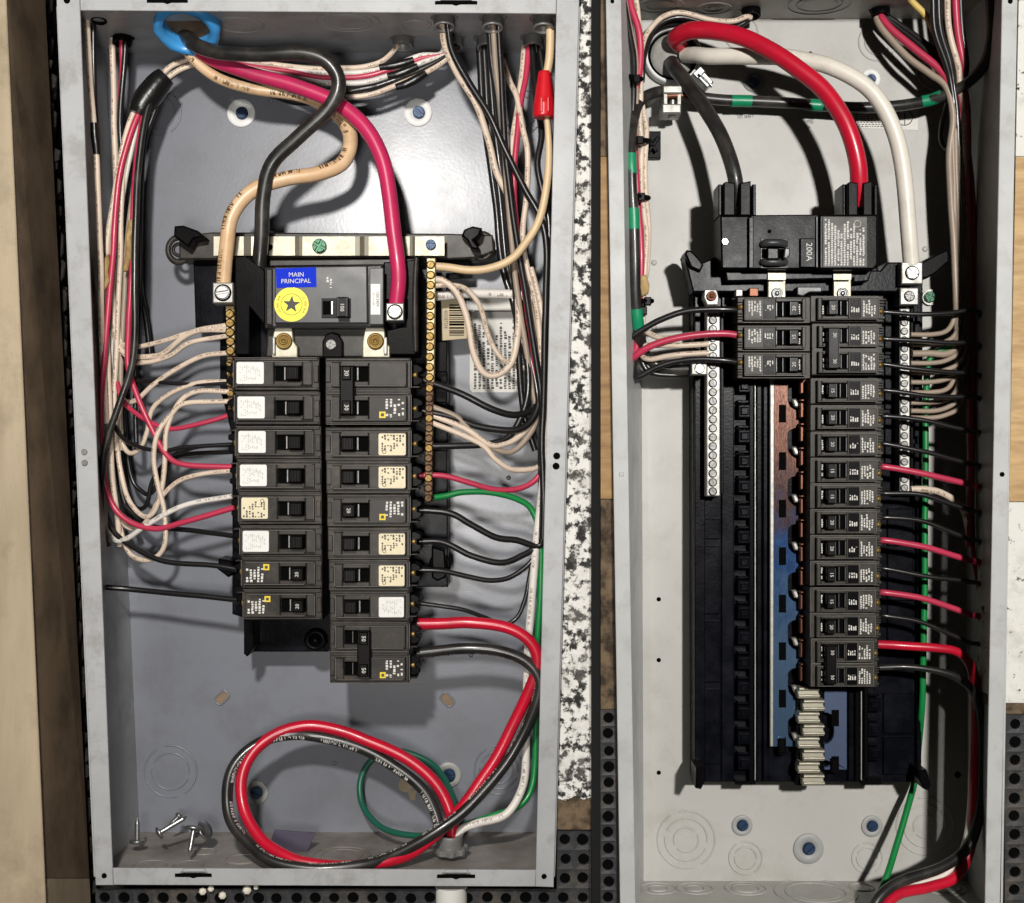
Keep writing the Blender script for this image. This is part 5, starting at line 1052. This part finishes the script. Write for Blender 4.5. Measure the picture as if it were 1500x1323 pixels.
# branch wires of the newer right column
def branch(k, lab, pts, r=3.8): wire(k, lab, r, pts)
for (y0, ym, y1, k, lab) in [(457, 460, 456, 'black', 'the topmost single'), (496, 499, 504, 'black', 'the upper pole of the upper double'), (534, 541, 548, 'black', 'the lower pole of the upper double'), (572, 579, 582, 'black', 'the first single below the double'), (610, 615, 632, 'black', 'the second single below the double'), (650, 661, 680, 'black', 'the third single below the double'),
                             (684, 693, 711, 'red', 'the fourth single below the double'), (722, 725, 748, 'black', 'the fifth single below the double'), (758, 763, 791, 'black', 'the sixth single below the double'), (792, 800, 822, 'red', 'the seventh single below the double'), (833, 843, 853, 'black', 'the eighth single below the double'), (868, 876, 901, 'red', 'the ninth single below the double'), (902, 912, 942, 'black', 'the tenth single below the double')]:
    wire(k, f'{"pink-red" if k == "red" else "black"} wire running right from {lab} breaker', 4.6 if k == 'red' else 3.6, f'1288,{y0},112 1300,{y0+.5},108 1350,{ym},108 1390,{(ym+y1)/2+1},112 1420,{y1-1},118 1436,{y1+4},136 1440,{y1+30},158 1438,{y1+70},168')
wire('red', 'long red wire sinking along the dark right wall', 4, '1424,430,170 1424,560,172 1423,700,172 1425,800,170 1432,850,166 1440,890,160 1436,960,160 1430,1060,160')
wire('cred', 'red cable from the bottom double breaker down to the floor', [6.4, 6.4, 6.4, 6.4, 7, 8, 8, 8, 8, 8, 8, 8, 8, 8, 8], '1286,944,112 1320,946,106 1370,949,104 1400,954,108 1418,970,116 1428,1000,126 1430,1060,136 1428,1130,142 1426,1200,140 1420,1246,132 1400,1284,116 1362,1299,100 1319,1309,84 1298,1326,70 1290,1350,60')
wire('cblack', 'black cable from the bottom double breaker down to the floor', [4.4, 4.4, 5, 6, 7, 8, 8, 8, 8, 8, 8, 8, 8], '1288,978,112 1330,977,106 1370,982,106 1404,994,110 1428,1018,120 1438,1070,132 1438,1150,138 1430,1210,132 1414,1246,120 1377,1272,104 1319,1291,86 1287,1316,70 1276,1345,60')
wire('cwhite', 'white cable between the black and red floor cables', 5, '1424,1010,150 1424,1080,150 1422,1180,146 1412,1240,132 1384,1280,116 1340,1298,100 1308,1318,86')
wire('green', 'green wire down the right side and out of the floor', 4.8, '1398,508,150 1384,512,148 1372,516,150 1361,528,152 1357,556,154 1356,620,156 1355,760,158 1354,880,158 1352,980,160 1350,1040,168 1347,1080,196 1343,1120,214 1338,1150,206 1326,1196,180 1310,1250,150 1299,1282,130 1288,1312,116 1280,1345,100')
wire('black', 'thin dark wire hanging behind the bundle near the rating label', 3.6, '1388,150,190 1380,180,205 1378,205,210 1386,218,206 1396,212,190')
